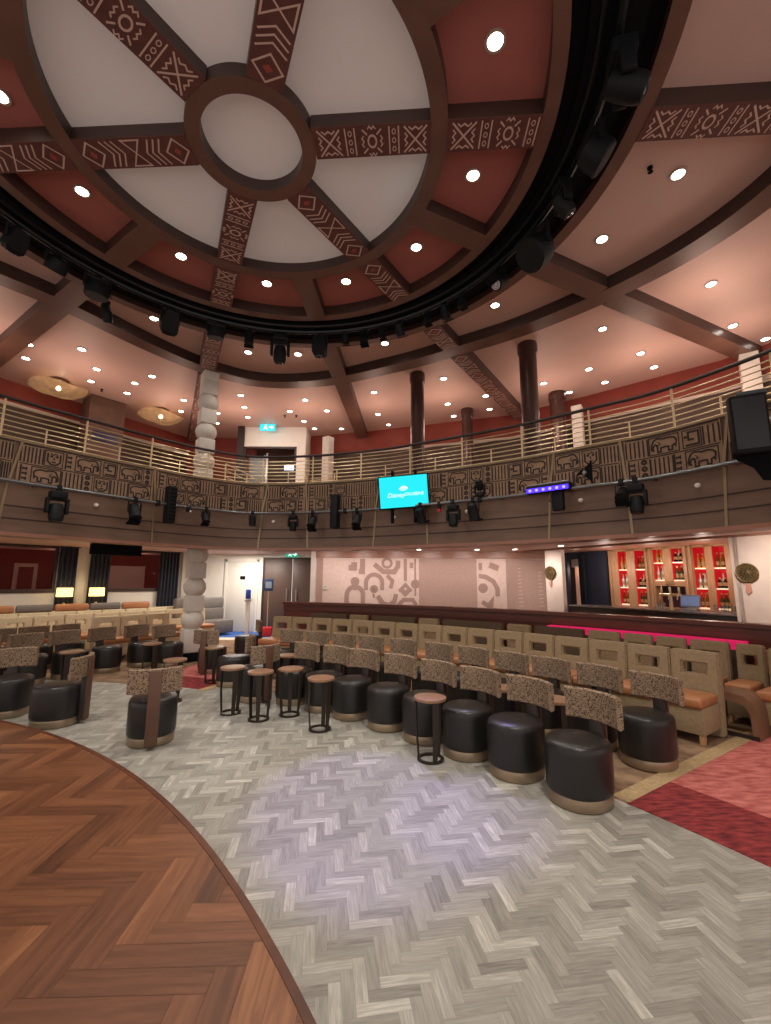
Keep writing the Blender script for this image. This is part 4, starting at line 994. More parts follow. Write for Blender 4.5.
# items standing in the lobby
t=empty('sanitizer_stand',(-3.98,12.9,0.012),0,'slim white sanitizer stand with blue bottle top beside the white door','stand')
bm=NB(); lathe(bm,[(.15,0),(.15,.02),(.03,.03)],16); obj('foot_plate',bm,M_black,t)
bm=NB(); box(bm,-.06,.06,-.04,.04,.02,1.05,bev=.01); obj('post',bm,M_white,t)
bm=NB(); box(bm,-.07,.07,-.06,.02,1.05,1.32,bev=.02); obj('blue_bottle',bm,M_bluep,t)
bm=NB(); box(bm,-.08,.08,-.1,.04,.98,1.03,bev=.01); obj('drip_tray',bm,M_steel,t)
t=empty('sign_stand',(-3.4,12.9,0.012),0,'brass pole stand with small blue sign on a red foot','stand')
bm=NB(); box(bm,-.17,.17,-.15,.15,.0,.26,bev=.04); obj('red_foot',bm,M_redb,t)
bm=NB(); tube(bm,[(0,0,.08),(0,0,1.35)],.014,8); obj('pole',bm,M_brass,t)
bm=NB(); box(bm,-.13,.13,-.02,.01,1.28,1.62,bev=.008); b=obj('sign_board',bm,mat('sign_blue',srgb(40,66,110),.4),t)
bm=NB(); box(bm,-.09,.09,-.024,-.02,1.36,1.55); obj('sign_sheet',bm,mat('sign_pale',srgb(150,170,190),.5),b,smooth=0)
t=empty('corner_sofa',(-5.22,12.9,0),R(52),'grey upholstered high-back sofa in the corner right of the totem column','sofa')
bm=NB(); box(bm,-.75,.75,-.35,.35,.08,.45,bev=.05); obj('seat',bm,M_greyL,t)
bm=NB(); box(bm,-.75,.75,.2,.4,.4,.78,bev=.05); obj('lower_cushion',bm,M_greyL,t)
bm=NB(); box(bm,-.75,.75,.22,.42,.76,1.08,bev=.05); obj('upper_cushion',bm,M_greyL,t)
# mural wall
bm=NB(); box(bm,-1.9,4.45,12.0,12.15,0,2.22); obj('wall_back',bm,M_mural,kind='structure',label='pinkish mural wall behind the seats',smooth=0)
bm=NB(); box(bm,-1.9,4.45,11.96,12.15,2.22,2.5); obj('trim_1',bm,M_lip,kind='structure',label='brown wooden header over the mural',smooth=0)
mu=empty('mural',(0,11.995,0),0,'large taupe and pink painted mural of looping figures on the back wall','mural')
def mural_poly(polys,m,name,y):
    bm=NB()
    for P in polys: bm.faces.new([bm.verts.new((x,y,z)) for x,z in P])
    obj(name,bm,m,mu,smooth=0,recalc=False)
rect=lambda a,b,c,d:[(a,c),(b,c),(b,d),(a,d)]
for r_ in (rect(.92,2.5,.6,2.21),rect(3.3,4.38,.6,2.21),rect(-1.88,-1.7,.6,2.21)): mural_poly([r_],M_mural2,'taupe_field',-.003)
FIG=[]
def arch(cx,cz,r,w,legs=.3): return stroke([(cx-r,cz-legs)]+circ(cx,cz,r,12,PI,0)+[(cx+r,cz-legs)],w)
FIG.append(arch(-.82,1.22,.22,.12,.4))
FIG.append(stroke(circ(-.82,1.58,.06,10),.12))
FIG.append(stroke([(-.82,1.5),(-.82,1.35)],.07))
FIG.append(stroke([(-1.0,1.95),(-.85,1.95),(-.85,2.1)],.16))
FIG.append(stroke([(-.62,2.2),(-.62,1.85),(-.72,1.85)],.14))
FIG.append(arch(-.3,1.55,.22,.11,.2))
FIG.append(stroke(circ(-.3,1.38,.05,10),.12))
FIG.append(stroke([(-.32,1.25),(-.3,1.15)],.05))
FIG.append(stroke([(-.3,2.05),(-.05,1.85),(.25,1.85),(.35,2.0),(.35,2.15)],.13))
FIG.append(stroke(circ(.05,2.08,.12,12),.07))
FIG.append(stroke([(-.2,1.2),(-.05,1.0),(.1,.95),(.25,1.05),(.3,1.25)],.12))
FIG.append(stroke([(.05,1.75),(.2,1.6),(.15,1.4)],.1))
FIG.append(stroke([(.55,2.2),(.55,1.6)],.09))
FIG.append(stroke([(.4,1.38),(.55,1.28),(.7,1.38)],.12))
FIG.append(stroke([(.55,1.5),(.42,1.36),(.55,1.24),(.68,1.36)],.09,True))
FIG.append(stroke([(.35,.95),(.5,1.1),(.75,1.1),(.85,.95)],.1))
FIG.append(stroke([(.72,2.1),(.72,1.95)],.1))
FIG.append(stroke(circ(.82,1.52,.05,10),.14))
FIG.append(stroke([(.82,2.2),(.82,1.2)],.05))
FIG.append(stroke([(.15,.8),(.4,.75)],.1))
FIG.append(stroke([(2.55,1.75),(2.75,1.72),(2.95,1.6),(3.05,1.4),(3.05,1.2)],.12))
FIG.append(stroke(circ(2.66,1.42,.07,10),.12))
FIG.append(stroke([(2.62,1.05),(2.8,.95),(2.9,1.1),(2.85,.85),(3.05,.8)],.12))
FIG.append(stroke([(2.6,2.1),(2.6,1.9)],.1))
FIG.append(stroke([(2.85,2.05),(3.1,1.95)],.16))
for k_,q_ in enumerate(FIG): mural_poly(q_,M_mural3,'looping_figure',-.006-.0006*(k_%12))
tick=[]
for cx,n in ((3.62,11),(4.18,10)):
    for k in range(n): tick+=stroke([(cx,.95+k*.1),(cx+.13-.006*k,.955+k*.1)],.015)
mural_poly(tick,MATS['mural_ground'],'tick_marks',-.006); mu.children[-1]['kind']='stuff'
t=empty('wall_switch',(-1.62,11.98,1.42),0,'small white thermostat at the left end of the mural','switch')
bm=NB(); box(bm,-.05,.05,-.02,.01,-.06,.06,bev=.006); obj('plate',bm,M_white,t)
bm=NB(); box(bm,-.025,.025,-.025,-.019,-.0,.04,bev=.002); obj('window',bm,M_steel,t)

# ------------------------------------------------------------------ bar (local x runs along the counter from far left to near right, y goes behind it)
BA=math.atan2(-.874,.485); BM=T(4.37,10.7,0,BA)
bw=lambda x,y,z: BM@Vector((x,y,z))
bm=NB(); box(bm,-.52,-.02,-.06,.06,0,2.5,BM); obj('wall_right',bm,M_plaster,kind='structure',label='white pier left of the bar',smooth=0)
bm=NB(); box(bm,3.55,9,-.06,.14,0,2.5,BM); box(bm,3.5,3.62,-.06,1.5,0,2.5,BM); obj('wall_right',bm,M_plaster,kind='structure',label='pinkish white plaster wall right of the bar',smooth=0)
bm=NB(); box(bm,-2.0,9,-.1,1.9,2.38,2.5,BM); obj('trim_2',bm,M_lip,kind='structure',label='brown header over the bar',smooth=0)
bm=NB(); box(bm,-2.2,4.5,1.62,1.72,0,2.5,BM); obj('wall_right',bm,mat('bar_back_dark',srgb(58,40,40),.7),kind='structure',label='dark wall behind the bar shelves',smooth=0)
bc=empty('bar_counter',tuple(bw(1.75,.3,0)),BA,'long dark bar counter with pale top edge','bar counter')
bm=NB(); box(bm,-1.7,1.74,-.2,.3,0,1.02,bev=.01); obj('front',bm,M_counter,bc)
bm=NB(); box(bm,-1.7,1.74,-.28,.34,1.02,1.06,bev=.012); obj('counter_top',bm,mat('counter_slab',srgb(112,100,96),.2,noise=.2,nscale=10),bc)
# navy panel wall with doorway, left of the shelves
bm=NB(); box(bm,-1.5,-.78,1.1,1.2,0,2.4,BM); box(bm,-.34,.34,1.1,1.2,0,2.4,BM); box(bm,-.8,-.3,1.1,1.2,2.2,2.4,BM); obj('wall_right',bm,M_navy,kind='structure',label='navy panelled wall with a bright doorway beside the bar shelves',smooth=0)
dr=empty('door_5',(0,0,0),kind='structure',label='inner door with pink light put into its colour, in the doorway beside the bar')
bm=NB(); box(bm,-.9,-.2,1.56,1.6,0,2.4,BM); obj('door_leaf',bm,mat('inner_pink_light',srgb(204,150,124),.6,emit=srgb(214,160,132),estr=.25),dr,smooth=0,kind='structure')  # pink light of the doorway put into the leaf's colour and emission
bm=NB(); box(bm,-.8,-.3,1.3,1.4,2.0,2.2,BM); obj('door_head',bm,M_white,dr,smooth=0,kind='structure')
t=empty('curtain',tuple(bw(-.28,1.02,0)),BA,'dark navy curtain gathered at the doorway beside the bar','curtain')
bm=NB(); P=[(-.09+.18*i/30,.025*math.sin(i*1.26)) for i in range(31)]
loft(bm,[[(x*.8,y-.006,.05) for x,y in P]+[(x*.8,y+.006,.05) for x,y in reversed(P)],[(x,y-.006,2.3) for x,y in P]+[(x,y+.006,2.3) for x,y in reversed(P)]]); obj('drape',bm,M_curtain,t,smooth=60)
bm=NB(); tube(bm,[(-.12,0,2.3),(.12,0,2.3)],.012,8); obj('curtain_rod',bm,M_blackm,t)
# back-bar cabinet
bb=empty('bar_shelf_unit',tuple(bw(0,1.2,0)),BA,'light wooden back-bar shelf unit with red-lit bottle bays','shelf unit')
bays=[(.61,.83,1.05,2.34),(1.03,1.26,1.05,2.34),(1.46,1.68,1.62,2.34),(1.86,2.09,1.62,2.34),(2.3,2.52,1.05,2.34),(2.66,2.88,1.05,2.34)]
def bbox_(name,rs,m,par=bb,**k):
    bm=NB()
    for r in rs: box(bm,*r)
    return obj(name,bm,m,par,smooth=0,**k)
bbox_('frame',[(.36,.61,0,.3,0,2.4),(.83,1.03,0,.3,0,2.4),(1.26,1.46,0,.3,0,2.4),(1.68,1.86,0,.3,1.52,2.4),(2.09,2.3,0,.3,0,2.4),(2.52,2.66,0,.3,0,2.4),(2.88,3.1,0,.3,0,2.4),(.36,3.1,0,.3,2.34,2.42),(1.46,2.09,0,.3,1.52,1.62),(.36,3.1,-.02,.3,0,1.05)],M_barwood)
bbox_('pilaster',[(1.29,1.33,-.03,0,0,2.4),(1.39,1.43,-.03,0,0,2.4),(2.13,2.17,-.03,0,0,2.4),(2.23,2.27,-.03,0,0,2.4),(.4,.44,-.03,0,0,2.4),(3.0,3.04,-.03,0,0,2.4)],M_barwood)
bbox_('red_back',[q for a,b,c,d in bays for q in ((a-.01,b+.01,.27,.29,c,d),(a-.004,a+.006,.015,.28,c,d),(b-.006,b+.004,.015,.28,c,d))],M_barred,label='red glowing back panel')
bbox_('tiled_niche',[(1.46,2.09,.26,.29,1.05,1.52)],M_bartile,label='dark tiled niche')
shelves=[]
for a,b,c,d in bays:
    zs=(1.06,1.46,1.88) if c<1.5 else (1.63,2.02)
    for z in zs:
        bbox_('lit_shelf',[(a,b,.02,.28,z,z+.025)],M_shelf); shelves.append((a,b,z+.026))
def make_bottle(kind):
    t=empty('bottle',(0,0,0),0,'x','bottle')
    bm=NB(); 
    if kind==3: lathe(bm,[(.04,0),(.045,.01),(.045,.13),(.02,.16),(.018,.19)],10)
    else: lathe(bm,[(.03,0),(.034,.01),(.034,.17),(.014,.22),(.012,.28)],10)
    obj('glass',bm,M_amb[kind],t); 
    bm=NB(); lathe(bm,[(.016,.27 if kind!=3 else .185),(.016,.305 if kind!=3 else .22)],8); obj('cap',bm,M_cap,t)
    bm=NB(); lathe(bm,[(.0355 if kind!=3 else .0465,.05),(.0355 if kind!=3 else .0465,.12)],10); obj('paper_label',bm,M_label,t)
    return t
protos={}
bayname=['leftmost','second','left centre','right centre','fifth','rightmost']
for i,(a,b,z) in enumerate(shelves):
    bi=[j for j,q in enumerate(bays) if q[0]==a][0]; lv='bottom' if z<1.2 else ('top' if z>1.85 else 'middle')
    if bi in (2,3): lv='lower' if z<1.8 else 'upper'
    n=4
    for k in range(n):
        kd=(i*2+k*3+k*k)%5; x=a+.038+(b-a-.076)*k/(n-1); p=tuple(bw(x,1.2+.12+.05*(k%2),z))
        l=f'{["amber","green","clear","squat dark","gold"][kd]} bottle on the {lv} shelf of the {bayname[bi]} bar bay, {ORD[k]} from left'
        if kd not in protos: protos[kd]=make_bottle(kd); q=protos[kd]; q.location=p; q['label']=l; q['group']='bottles in the back bar'
        else: dup(protos[kd],p,0,l,'bottles in the back bar')
# things on the counter
t=empty('beer_tap',tuple(bw(2.17,.45,1.06)),BA,'shiny brass beer tap tower with several spouts on the bar','beer tap')
bm=NB(); lathe(bm,[(.07,0),(.07,.02),(.035,.04),(.03,.28)],14); obj('tower',bm,M_brass,t)
bm=NB(); tube(bm,[(-.2,0,.29),(.2,0,.29)],.028,10); obj('crossbar',bm,M_brass,t)
for q in (-.17,0,.17):
    bm=NB(); tube(bm,[(q,0,.29),(q,-.07,.27),(q,-.08,.2)],.013,8); sp_=obj('spout',bm,M_brass,t)
    bm=NB(); lathe(bm,[(.01,.3),(.02,.34),(.022,.42),(.01,.45)],10,T(q,0,0)); obj('tap_handle',bm,M_brass,sp_)
t=empty('till',tuple(bw(2.52,.45,1.06)),BA+R(10),'pale grey-blue bar till with flat screen','till')
bm=NB(); box(bm,-.14,.14,-.1,.1,0,.04,bev=.008); obj('base',bm,M_steel,t)
bm=NB(); box(bm,-.17,.17,-.02,.02,.06,.3,T(rx=R(-12)),bev=.008); b=obj('monitor',bm,mat('till_grey',srgb(120,130,150),.4),t)
bm=NB(); box(bm,-.15,.15,-.024,-.02,.09,.27,T(rx=R(-12))); obj('display',bm,mat('till_display',srgb(130,150,190),.3,emit=srgb(110,130,180),estr=.25),b,smooth=0)
bm=NB(); box(bm,-.03,.03,.0,.04,.02,.14); obj('neck',bm,M_steel,t)
def glass_proto():
    t=empty('drinking_glass',(0,0,0),0,'x','glass')
    bm=NB(); lathe(bm,[(.028,0),(.036,.13),(.034,.13),(.026,.01)],12); obj('bowl',bm,M_gclear,t)
    bm=NB(); lathe(bm,[(.03,0),(.03,.008)],12); obj('foot',bm,M_steel,t); return t
G=glass_proto(); k=0
for x,y,l in [(1.88,.45,'left of the beer tap, nearest the wall end'),(1.96,.48,'left of the beer tap, second'),(2.03,.45,'left of the beer tap, next to it')]+[(2.98+.085*i,.42+.05*(i%2),f'counter, right end row, {ORD[i]} from left') for i in range(6)]:
    p=tuple(bw(x,y,1.06)); l='clear glass on the bar '+l
    if k==0: G.location=p; G['label']=l; G['group']='glasses on the bar'
    else: dup(G,p,0,l,'glasses on the bar')
    k+=1
def medallion(loc,rz,label):
    t=empty('wall_medallion',loc,rz,label,'medallion','bronze wall medallions')
    bm=NB(); lathe(bm,[(.16,0),(.17,.02),(.15,.04),(.12,.03),(.05,.035),(.001,.05)],28,T(rx=PI/2)); d_=obj('disc',bm,M_med,t)
    Q=[]
    for i in range(14):
        a=2*PI*i/14; Q+=stroke([(.06*math.cos(a),.06*math.sin(a)),(.115*math.cos(a),.115*math.sin(a))],.012)
    Q+=stroke([(-.03,-.03),(0,.05),(.03,-.03)],.014)
    bm=NB()
    for q in Q: bm.faces.new([bm.verts.new((x,-.052 if abs(x)+abs(z)<.07 else -.043,z)) for x,z in q])
    obj('engraved_rays',bm,M_reliefd,d_,smooth=0)
    bm=NB(); prism(bm,[(-.03,-.16),(.03,-.16),(.045,-.3),(.0,-.36),(-.04,-.3)],-.008,.008,mx=T(0,-.012,0,rx=PI/2)); obj('tassel',bm,mat('tassel_pink',srgb(196,140,120),.8) if 'tassel_pink' not in MATS else MATS['tassel_pink'],t)
medallion(tuple(bw(-.36,-.07,1.82)),BA,'small round bronze medallion on the white pier left of the bar')
medallion(tuple(bw(3.72,-.07,1.76)),BA,'round bronze medallion on the plaster wall right of the bar')

# ------------------------------------------------------------------ seating
def sup(rx,ry,z,n=36,e=2.15):
    P=[]
    for i in range(n):
        a=2*PI*i/n; c,s=math.cos(a),math.sin(a)
        P.append((rx*math.copysign(abs(c)**(2/e),c),ry*math.copysign(abs(s)**(2/e),s),z))
    return P
def make_stool():
    t=empty('drum_stool',(0,0,0),0,'x','stool')          # faces -Y, backrest at +Y
    bm=NB(); a,b=.225,.245
    loft(bm,[sup(a*k,b*k,z) for k,z in ((.96,.08),(.985,.09),(1,.115),(1,.355),(.99,.385),(.96,.408),(.9,.422),(.62,.432),(.2,.436))]); obj('seat_drum',bm,M_leather,t,smooth=60)
    bm=NB(); loft(bm,[sup(a*k,b*k,z) for k,z in ((.94,.0),(.955,.006),(.955,.08),(.94,.085))]); obj('base_band',bm,M_bronze,t,smooth=50)
    bm=NB(); box(bm,-.056,.056,.298,.318,.03,.715,bev=.006); po=obj('back_post',bm,M_post,t)
    bm=NB(); box(bm,-.05,.05,.24,.298,.03,.51,bev=.004); obj('post_lining',bm,M_postd,po)
    bm=NB(); secs=[]; n=16
    for i in range(n+1):
        th=R(-34+68*i/n); r0=.385; cy=-.135
        x,y=r0*math.sin(th),cy+r0*math.cos(th); X,Y=(r0+.048)*math.sin(th),cy+(r0+.048)*math.cos(th)
        z0,z1=.495,.735; q=.012
        secs.append([(x,y,z0+q),(x*.6+X*.4,y*.6+Y*.4,z0),(X,Y,z0+q),(X,Y,z1-q),(x*.5+X*.5,y*.5+Y*.5,z1),(x,y,z1-q)])
    loft(bm,secs); obj('backrest',bm,M_leop,t,smooth=40)
    return t
STOOL=make_stool(); sf=[True]
def stool(x,y,rz,label,group):
    if sf[0]: sf[0]=False; STOOL.location=(x,y,.009); STOOL.rotation_euler=(0,0,rz); STOOL['label']=label; STOOL['group']=group; return STOOL
    return dup(STOOL,(x,y,.009),rz,label,group)
def face(deg): return R(deg-90)          # backrest (+Y) points along polar direction deg
ADJ=.0
r1=[34.6,38.0,41.2,44.4,47.6,51.0,53.9,57.1]
for i,d in enumerate(r1):
    x,y=polar(9.55,d); stool(x,y,face(d)+R(random.uniform(-3,3)),f'black drum stool, leopard backrest, front row by the dance floor, {ORD[i]} from right aisle','front row of stools')
r2=[34.8,37.6,40.5,43.2,46.1,49.0,52.2,55.4,58.3,61.2,64.1]
for i,d in enumerate(r2):
    x,y=polar(10.68,d); stool(x,y,face(d)+R(random.uniform(-3,3)),f'black drum stool, leopard backrest, second row before the olive booths, {ORD[i]} from right aisle','second row of stools')
# loose stools
LROT0=math.atan2(.53,-.848)-PI/2
loose=[(-1.78,6.22,0,'black stool turned away beside the cluster of small tables, brown post towards the camera'),
(-2.35,4.68,None,'black stool turned away alone before the left aisle, brown back post facing the camera'),
(-3.68,5.17,None,'black stool turned sideways at the left stage edge, backrest on its right'),
(-4.5,5.5,None,'black stool cut by the left picture edge, nearest to the stage'),
(-2.35,7.05,None,'black stool turned left between the left aisle table and the small table cluster'),
(-3.05,8.0,None,'black stool seen from behind its dark back, by the left aisle table'),
(-4.05,8.5,None,'black stool with leopard backrest just in front of the totem column'),
(-2.95,9.6,None,'far stool with leopard backrest turned left in front of the lobby')]
rots=[R(233),R(207),R(-80),R(40),R(-80),R(170),LROT0,R(-70)]
for (x,y,_,l),rz in zip(loose,rots): stool(x,y,rz,l,'loose stools')
# left section rows, parallel to the left wall
LD=(.53,.848); LN=(-.848,.53)
def lp(n,s): return (n*LN[0]+s*LD[0],n*LN[1]+s*LD[1])
LROT=math.atan2(LN[1],LN[0])-PI/2
for i,s_ in enumerate((2.5,3.05,3.59,4.18,4.8)):
    x,y=lp(8.42,s_); stool(x,y,LROT,f'black leopard-backed stool, front row of the left section, {ORD[i]} from the left','left section front stools')
for i,s_ in enumerate((2.56,3.08,3.58,4.1)):
    x,y=lp(9.62,s_); stool(x,y,LROT,f'leopard-backed stool in the second row of the left section, {ORD[i]} from the left','left section second-row stools')
# small round tables
def make_table():
    t=empty('side_table',(0,0,0),0,'x','table')
    bm=NB(); lathe(bm,[(.135,.512),(.148,.517),(.15,.528),(.148,.54),(.135,.543)],28); obj('tabletop',bm,M_tabtop,t)
    bm=NB(); ringsec(bm,(0,0),.095,.122,0,.018,n=28); obj('base_ring',bm,M_tableg,t)
    for k in range(3):
        a=2*PI*k/3+.5; mx=T(0,0,0,a); bm=NB()
        loft(bm,[[(.102,-.02,.01),(.114,-.02,.01),(.114,.02,.01),(.102,.02,.01)],[(.122,-.026,.25),(.134,-.026,.25),(.134,.026,.25),(.122,.026,.25)],[(.124,-.03,.515),(.138,-.03,.515),(.138,.03,.515),(.124,.03,.515)]])
        bmesh.ops.transform(bm,matrix=mx,verts=bm.verts); obj('leg',bm,M_tableg,t,smooth=30)
    return t
TAB=make_table(); tf=[True]
def table(x,y,rz,label):
    if tf[0]: tf[0]=False; TAB.location=(x,y,.005); TAB.rotation_euler=(0,0,rz); TAB['label']=label; TAB['group']='small round tables'; return TAB
    return dup(TAB,(x,y,.005),rz,label,'small round tables')
for x,y,rz,l in [(.42,4.24,.3,'small round table standing alone before the front stool row'),(-.70,5.03,.9,'small round table at the right of the cluster of four'),(-1.46,5.36,.2,'small round table in the cluster, nearest to the turned-away stool'),(-1.87,5.6,.6,'small round table at the left of the cluster of four'),(-1.14,5.54,1.3,'small round table in the cluster, second from the right'),(-2.72,7.2,.5,'small round table standing on the red carpet of the left aisle'),
 (-1.38,6.5,.1,'small round table behind the turned-away stool and table cluster'),(1.22,4.62,.7,'small round table between the stool rows, left one of the right pair'),(1.56,4.2,.2,'small round table between the stool rows, nearest the right aisle'),(2.34,5.18,.4,'small round table behind the second stool row'),(-3.92,7.6,.8,'small round table in the left section, right of the front stools'),(-4.66,6.72,.3,'small round table in the left section behind the sideways stool'),(-2.82,6.1,1.,'small round table half hidden by the lone turned-away stool')]: table(x,y,rz,l)
# booth seats
def make_booth(w,m,cut=True,name='booth_seat'):
    t=empty(name,(0,0,0),0,'x','booth seat')             # faces -Y; local origin at the back's foot
    bm=NB(); xs=[-w/2,-w*.25,w*.25,w/2]; zs=[.0,.60,.715,.84]; y0,y1=-.05,.06
    V={}
    for i,x in enumerate(xs):
        for k,z in enumerate(zs):
            for j,y in enumerate((y0,y1)): V[i,k,j]=bm.verts.new((x,y+.07*(z/.84),z))
    for i in range(3):
        for k in range(3):
            if cut and i==1 and k==1: continue
            bm.faces.new((V[i,k,0],V[i+1,k,0],V[i+1,k+1,0],V[i,k+1,0])); bm.faces.new((V[i,k,1],V[i,k+1,1],V[i+1,k+1,1],V[i+1,k,1]))
    for i in range(3):
        bm.faces.new((V[i,0,0],V[i,0,1],V[i+1,0,1],V[i+1,0,0])); bm.faces.new((V[i,3,0],V[i+1,3,0],V[i+1,3,1],V[i,3,1]))
    for k in range(3):
        bm.faces.new((V[0,k,0],V[0,k+1,0],V[0,k+1,1],V[0,k,1])); bm.faces.new((V[3,k,0],V[3,k,1],V[3,k+1,1],V[3,k+1,0]))
    if cut:
        bm.faces.new((V[1,1,0],V[1,1,1],V[2,1,1],V[2,1,0])); bm.faces.new((V[1,2,0],V[2,2,0],V[2,2,1],V[1,2,1]))
        bm.faces.new((V[1,1,0],V[1,2,0],V[1,2,1],V[1,1,1])); bm.faces.new((V[2,1,0],V[2,1,1],V[2,2,1],V[2,2,0]))
    bmesh.ops.recalc_face_normals(bm,faces=bm.faces)
    es=[e for e in bm.edges if e.calc_face_angle(0)>.5]; bmesh.ops.bevel(bm,geom=es,offset=.016,segments=2,affect='EDGES')
    obj('backrest',bm,m,t,smooth=50)
    bm=NB(); box(bm,-w/2+.014,w/2-.014,-.5,-.045,.34,.44,bev=.03,seg=3); obj('seat_cushion',bm,M_tanL,t,smooth=50)
    bm=NB(); box(bm,-w/2+.016,w/2-.016,-.47,-.04,.09,.345,bev=.01); obj('base',bm,m,t)
    for q in (-1,1):
        bm=NB(); box(bm,q*(w/2-.05)-.022,q*(w/2-.05)+.022,-.46,-.41,0,.1); obj('leg',bm,M_barwood,t,smooth=0)
    return t
BO=make_booth(.47,M_olive); bf=[True]
def put(proto,flag,x,y,rz,label,group):
    if flag[0]: flag[0]=False; proto.location=(x,y,.006); proto.rotation_euler=(0,0,rz); proto['label']=label; proto['group']=group; return proto
    return dup(proto,(x,y,.006),rz,label,group)
for i in range(16):
    d=35.2+2.275*i; x,y=polar(12.02,d); put(BO,bf,x,y,face(d),f'olive booth seat with slotted backrest, row behind the stools, {ORD[i]} from right aisle','first booth row')
BW=make_booth(1.08,M_brownf); wf=[True]; BN_=make_booth(.40,M_olive); nf=[True]
kk=0
for i,(a,b) in enumerate(((33.7,35.0),(35.2,37.2),(37.3,39.0),(39.1,40.9),(41.0,43.2),(43.3,47.2),(47.3,49.3),(49.4,55.3),(55.4,57.5),(57.6,62.6),(62.8,64.9),(65,69.5))):
    d=(a+b)/2; x,y=polar(13.14,d); wd=13.1*R(b-a)
    wide=wd>.7; l=f'{"wide brown" if wide else "narrow olive"} booth seat, row along the mahogany ledge, {ORD[i]} from the right'
    if wide: put(BW,wf,x,y,face(d),l,'second booth row').scale=(wd/1.16,1,1)
    else: put(BN_,nf,x,y,face(d),l,'second booth row').scale=(wd/.43,1,1)
# across the right aisle edge
BA2=make_booth(.62,M_olive); BA2['label']='large olive booth seat at the right picture edge with tan leather seat'; x,y=polar(12.95,32.0); BA2.location=(x,y,.012); BA2.rotation_euler=(0,0,face(32.0))
t=empty('curved_ottoman',(3.83,4.99,.012),face(33.9),'brown leather saddle-shaped ottoman between booth rows beside the right aisle','ottoman'); t.scale=(.85,.95,1)
bm=NB(); P=[]
prof=[(-.26,.0),(-.25,.26),(-.22,.36),(-.15,.415),(0,.43),(.15,.415),(.22,.36),(.25,.26),(.26,.0),(.20,.0),(.19,.24),(.14,.32),(0,.345),(-.14,.32),(-.19,.24),(-.20,.0)]
loft(bm,[[(x,-.19,z) for x,z in prof],[(x,.19,z) for x,z in prof]]); obj('saddle_seat',bm,mat('saddle_brown',srgb(120,88,66),.5,noise=.1,nscale=6),t,smooth=50)
bm=NB(); box(bm,-.262,.262,-.2,-.185,0,.04); obj('foot_trim',bm,M_postd,t,smooth=0)
# left booths
LB=make_booth(.53,M_oliveL); lf_=[True]
def lp2(n,s): return (-.809*n+.588*s,.588*n+.809*s)
for row,(fn,n_,s0,cnt_,rz,txt) in enumerate(((lp,9.72,4.78,3,LROT,'row nearest the left section stools'),(lp2,11.2,2.9,8,R(54),'middle row of the left section'),(lp2,12.18,2.9,7,R(54),'row nearest the left windows'))):
    for i in range(cnt_):
        x,y=fn(n_,s0+.55*i); put(LB,lf_,x,y,rz,f'cream booth seat, {txt}, {ORD[i]} from the left','left section booths')
# padded ledge under the left windows with loose back cushions
bm=NB(); wseg(bm,-1.6,4.0,0,.84,-.58,-.16); obj('window_ledge',bm,M_oliveL,kind='structure',label='pale padded ledge below the left windows',smooth=0)
cf=None
for i in range(6):
    s_=-.75+.72*i; m=M_greyL if i%2==0 else M_tanL
    c=empty('back_cushion',(0,0,0),0,f'{"grey" if i%2==0 else "tan"} roll cushion on top of the window bench, {ORD[i]} from the left','cushion','cushions on the window bench'); c.matrix_world=LW@T(s_,-.52,.842)
    bm=NB(); box(bm,-.35,.35,-.055,.055,0,.17,bev=.045,seg=3); obj('cushion_body',bm,m,c,smooth=60)
    bm=NB(); tube(bm,[(-.34,-.054,.085),(.34,-.054,.085)],.006,6); obj('piping',bm,m,c)
# mahogany ledge and the magenta lit band
for z0,z1,r0,r1,lab in ((.94,1.07,13.62,13.72,'tall mahogany ledge closing off the back of the booth rows'),):
    bm=NB(); ringsec(bm,S,r0+.04,r1-.02,0,z1-.06,R(20),R(73.6),60); lg=obj('partition',bm,M_ledge,kind='structure',label=lab)
    bm=NB(); ringsec(bm,S,r0-.06,r1+.1,z1-.055,z1,R(20),R(73.6),60); obj('top_cap',bm,M_ledge,lg,kind='structure')
    bm=NB(); ringsec(bm,S,r0+.0,r0+.05,z1-.20,z1-.075,R(20),R(73.6),60); obj('lower_cap',bm,M_ledge,lg,kind='structure')
bm=NB(); ringsec(bm,S,13.42,13.6,.74,.845,R(34.9),R(46.5),30); o=obj('led_bench_back',bm,M_magenta,label='magenta glowing padded band below the mahogany ledge before the bar',cat='light band')
bm=NB(); ringsec(bm,S,13.38,13.6,.0,.74,R(34.9),R(46.5),30); obj('band_base',bm,M_brownf,o)
bm=NB(); ringsec(bm,S,13.42,13.58,.5,.76,R(27),R(34.5),20); o=obj('bench_back',bm,M_tanL,label='tan padded bench back at the right picture edge below the ledge',cat='bench')
bm=NB(); ringsec(bm,S,13.36,13.6,.0,.5,R(27),R(34.5),20); obj('bench_base',bm,M_brownf,o)

# ------------------------------------------------------------------ lights
def light(kind,loc,energy,color=(1,.86,.72),size=.3,rot=None,spot=None,blend=.5,sy=None):
    L=bpy.data.lights.new(kind.lower()+'_lamp',kind); L.energy=energy; L.color=color
    if kind=='AREA':
        L.size=size
        if sy: L.shape='RECTANGLE'; L.size_y=sy
    else: L.shadow_soft_size=size
    if kind=='SPOT': L.spot_size=R(spot); L.spot_blend=blend
    o=bpy.data.objects.new(kind.lower()+'_lamp',L); COL.objects.link(o); o.location=loc
    if rot: o.rotation_euler=rot
    return o
def aim(o,target):
    d=Vector(target)-o.location; o.rotation_euler=d.to_track_quat('-Z','Y').to_euler(); return o
WARM=(1,.84,.68)
for x,y in cof: light('SPOT',(x,y,ZR-.05),60,(1,.93,.84),.06,spot=120,blend=.8)
for x,y in rg: light('SPOT',(x,y,ZP-.05),50,(1,.9,.8),.06,spot=130,blend=.8)
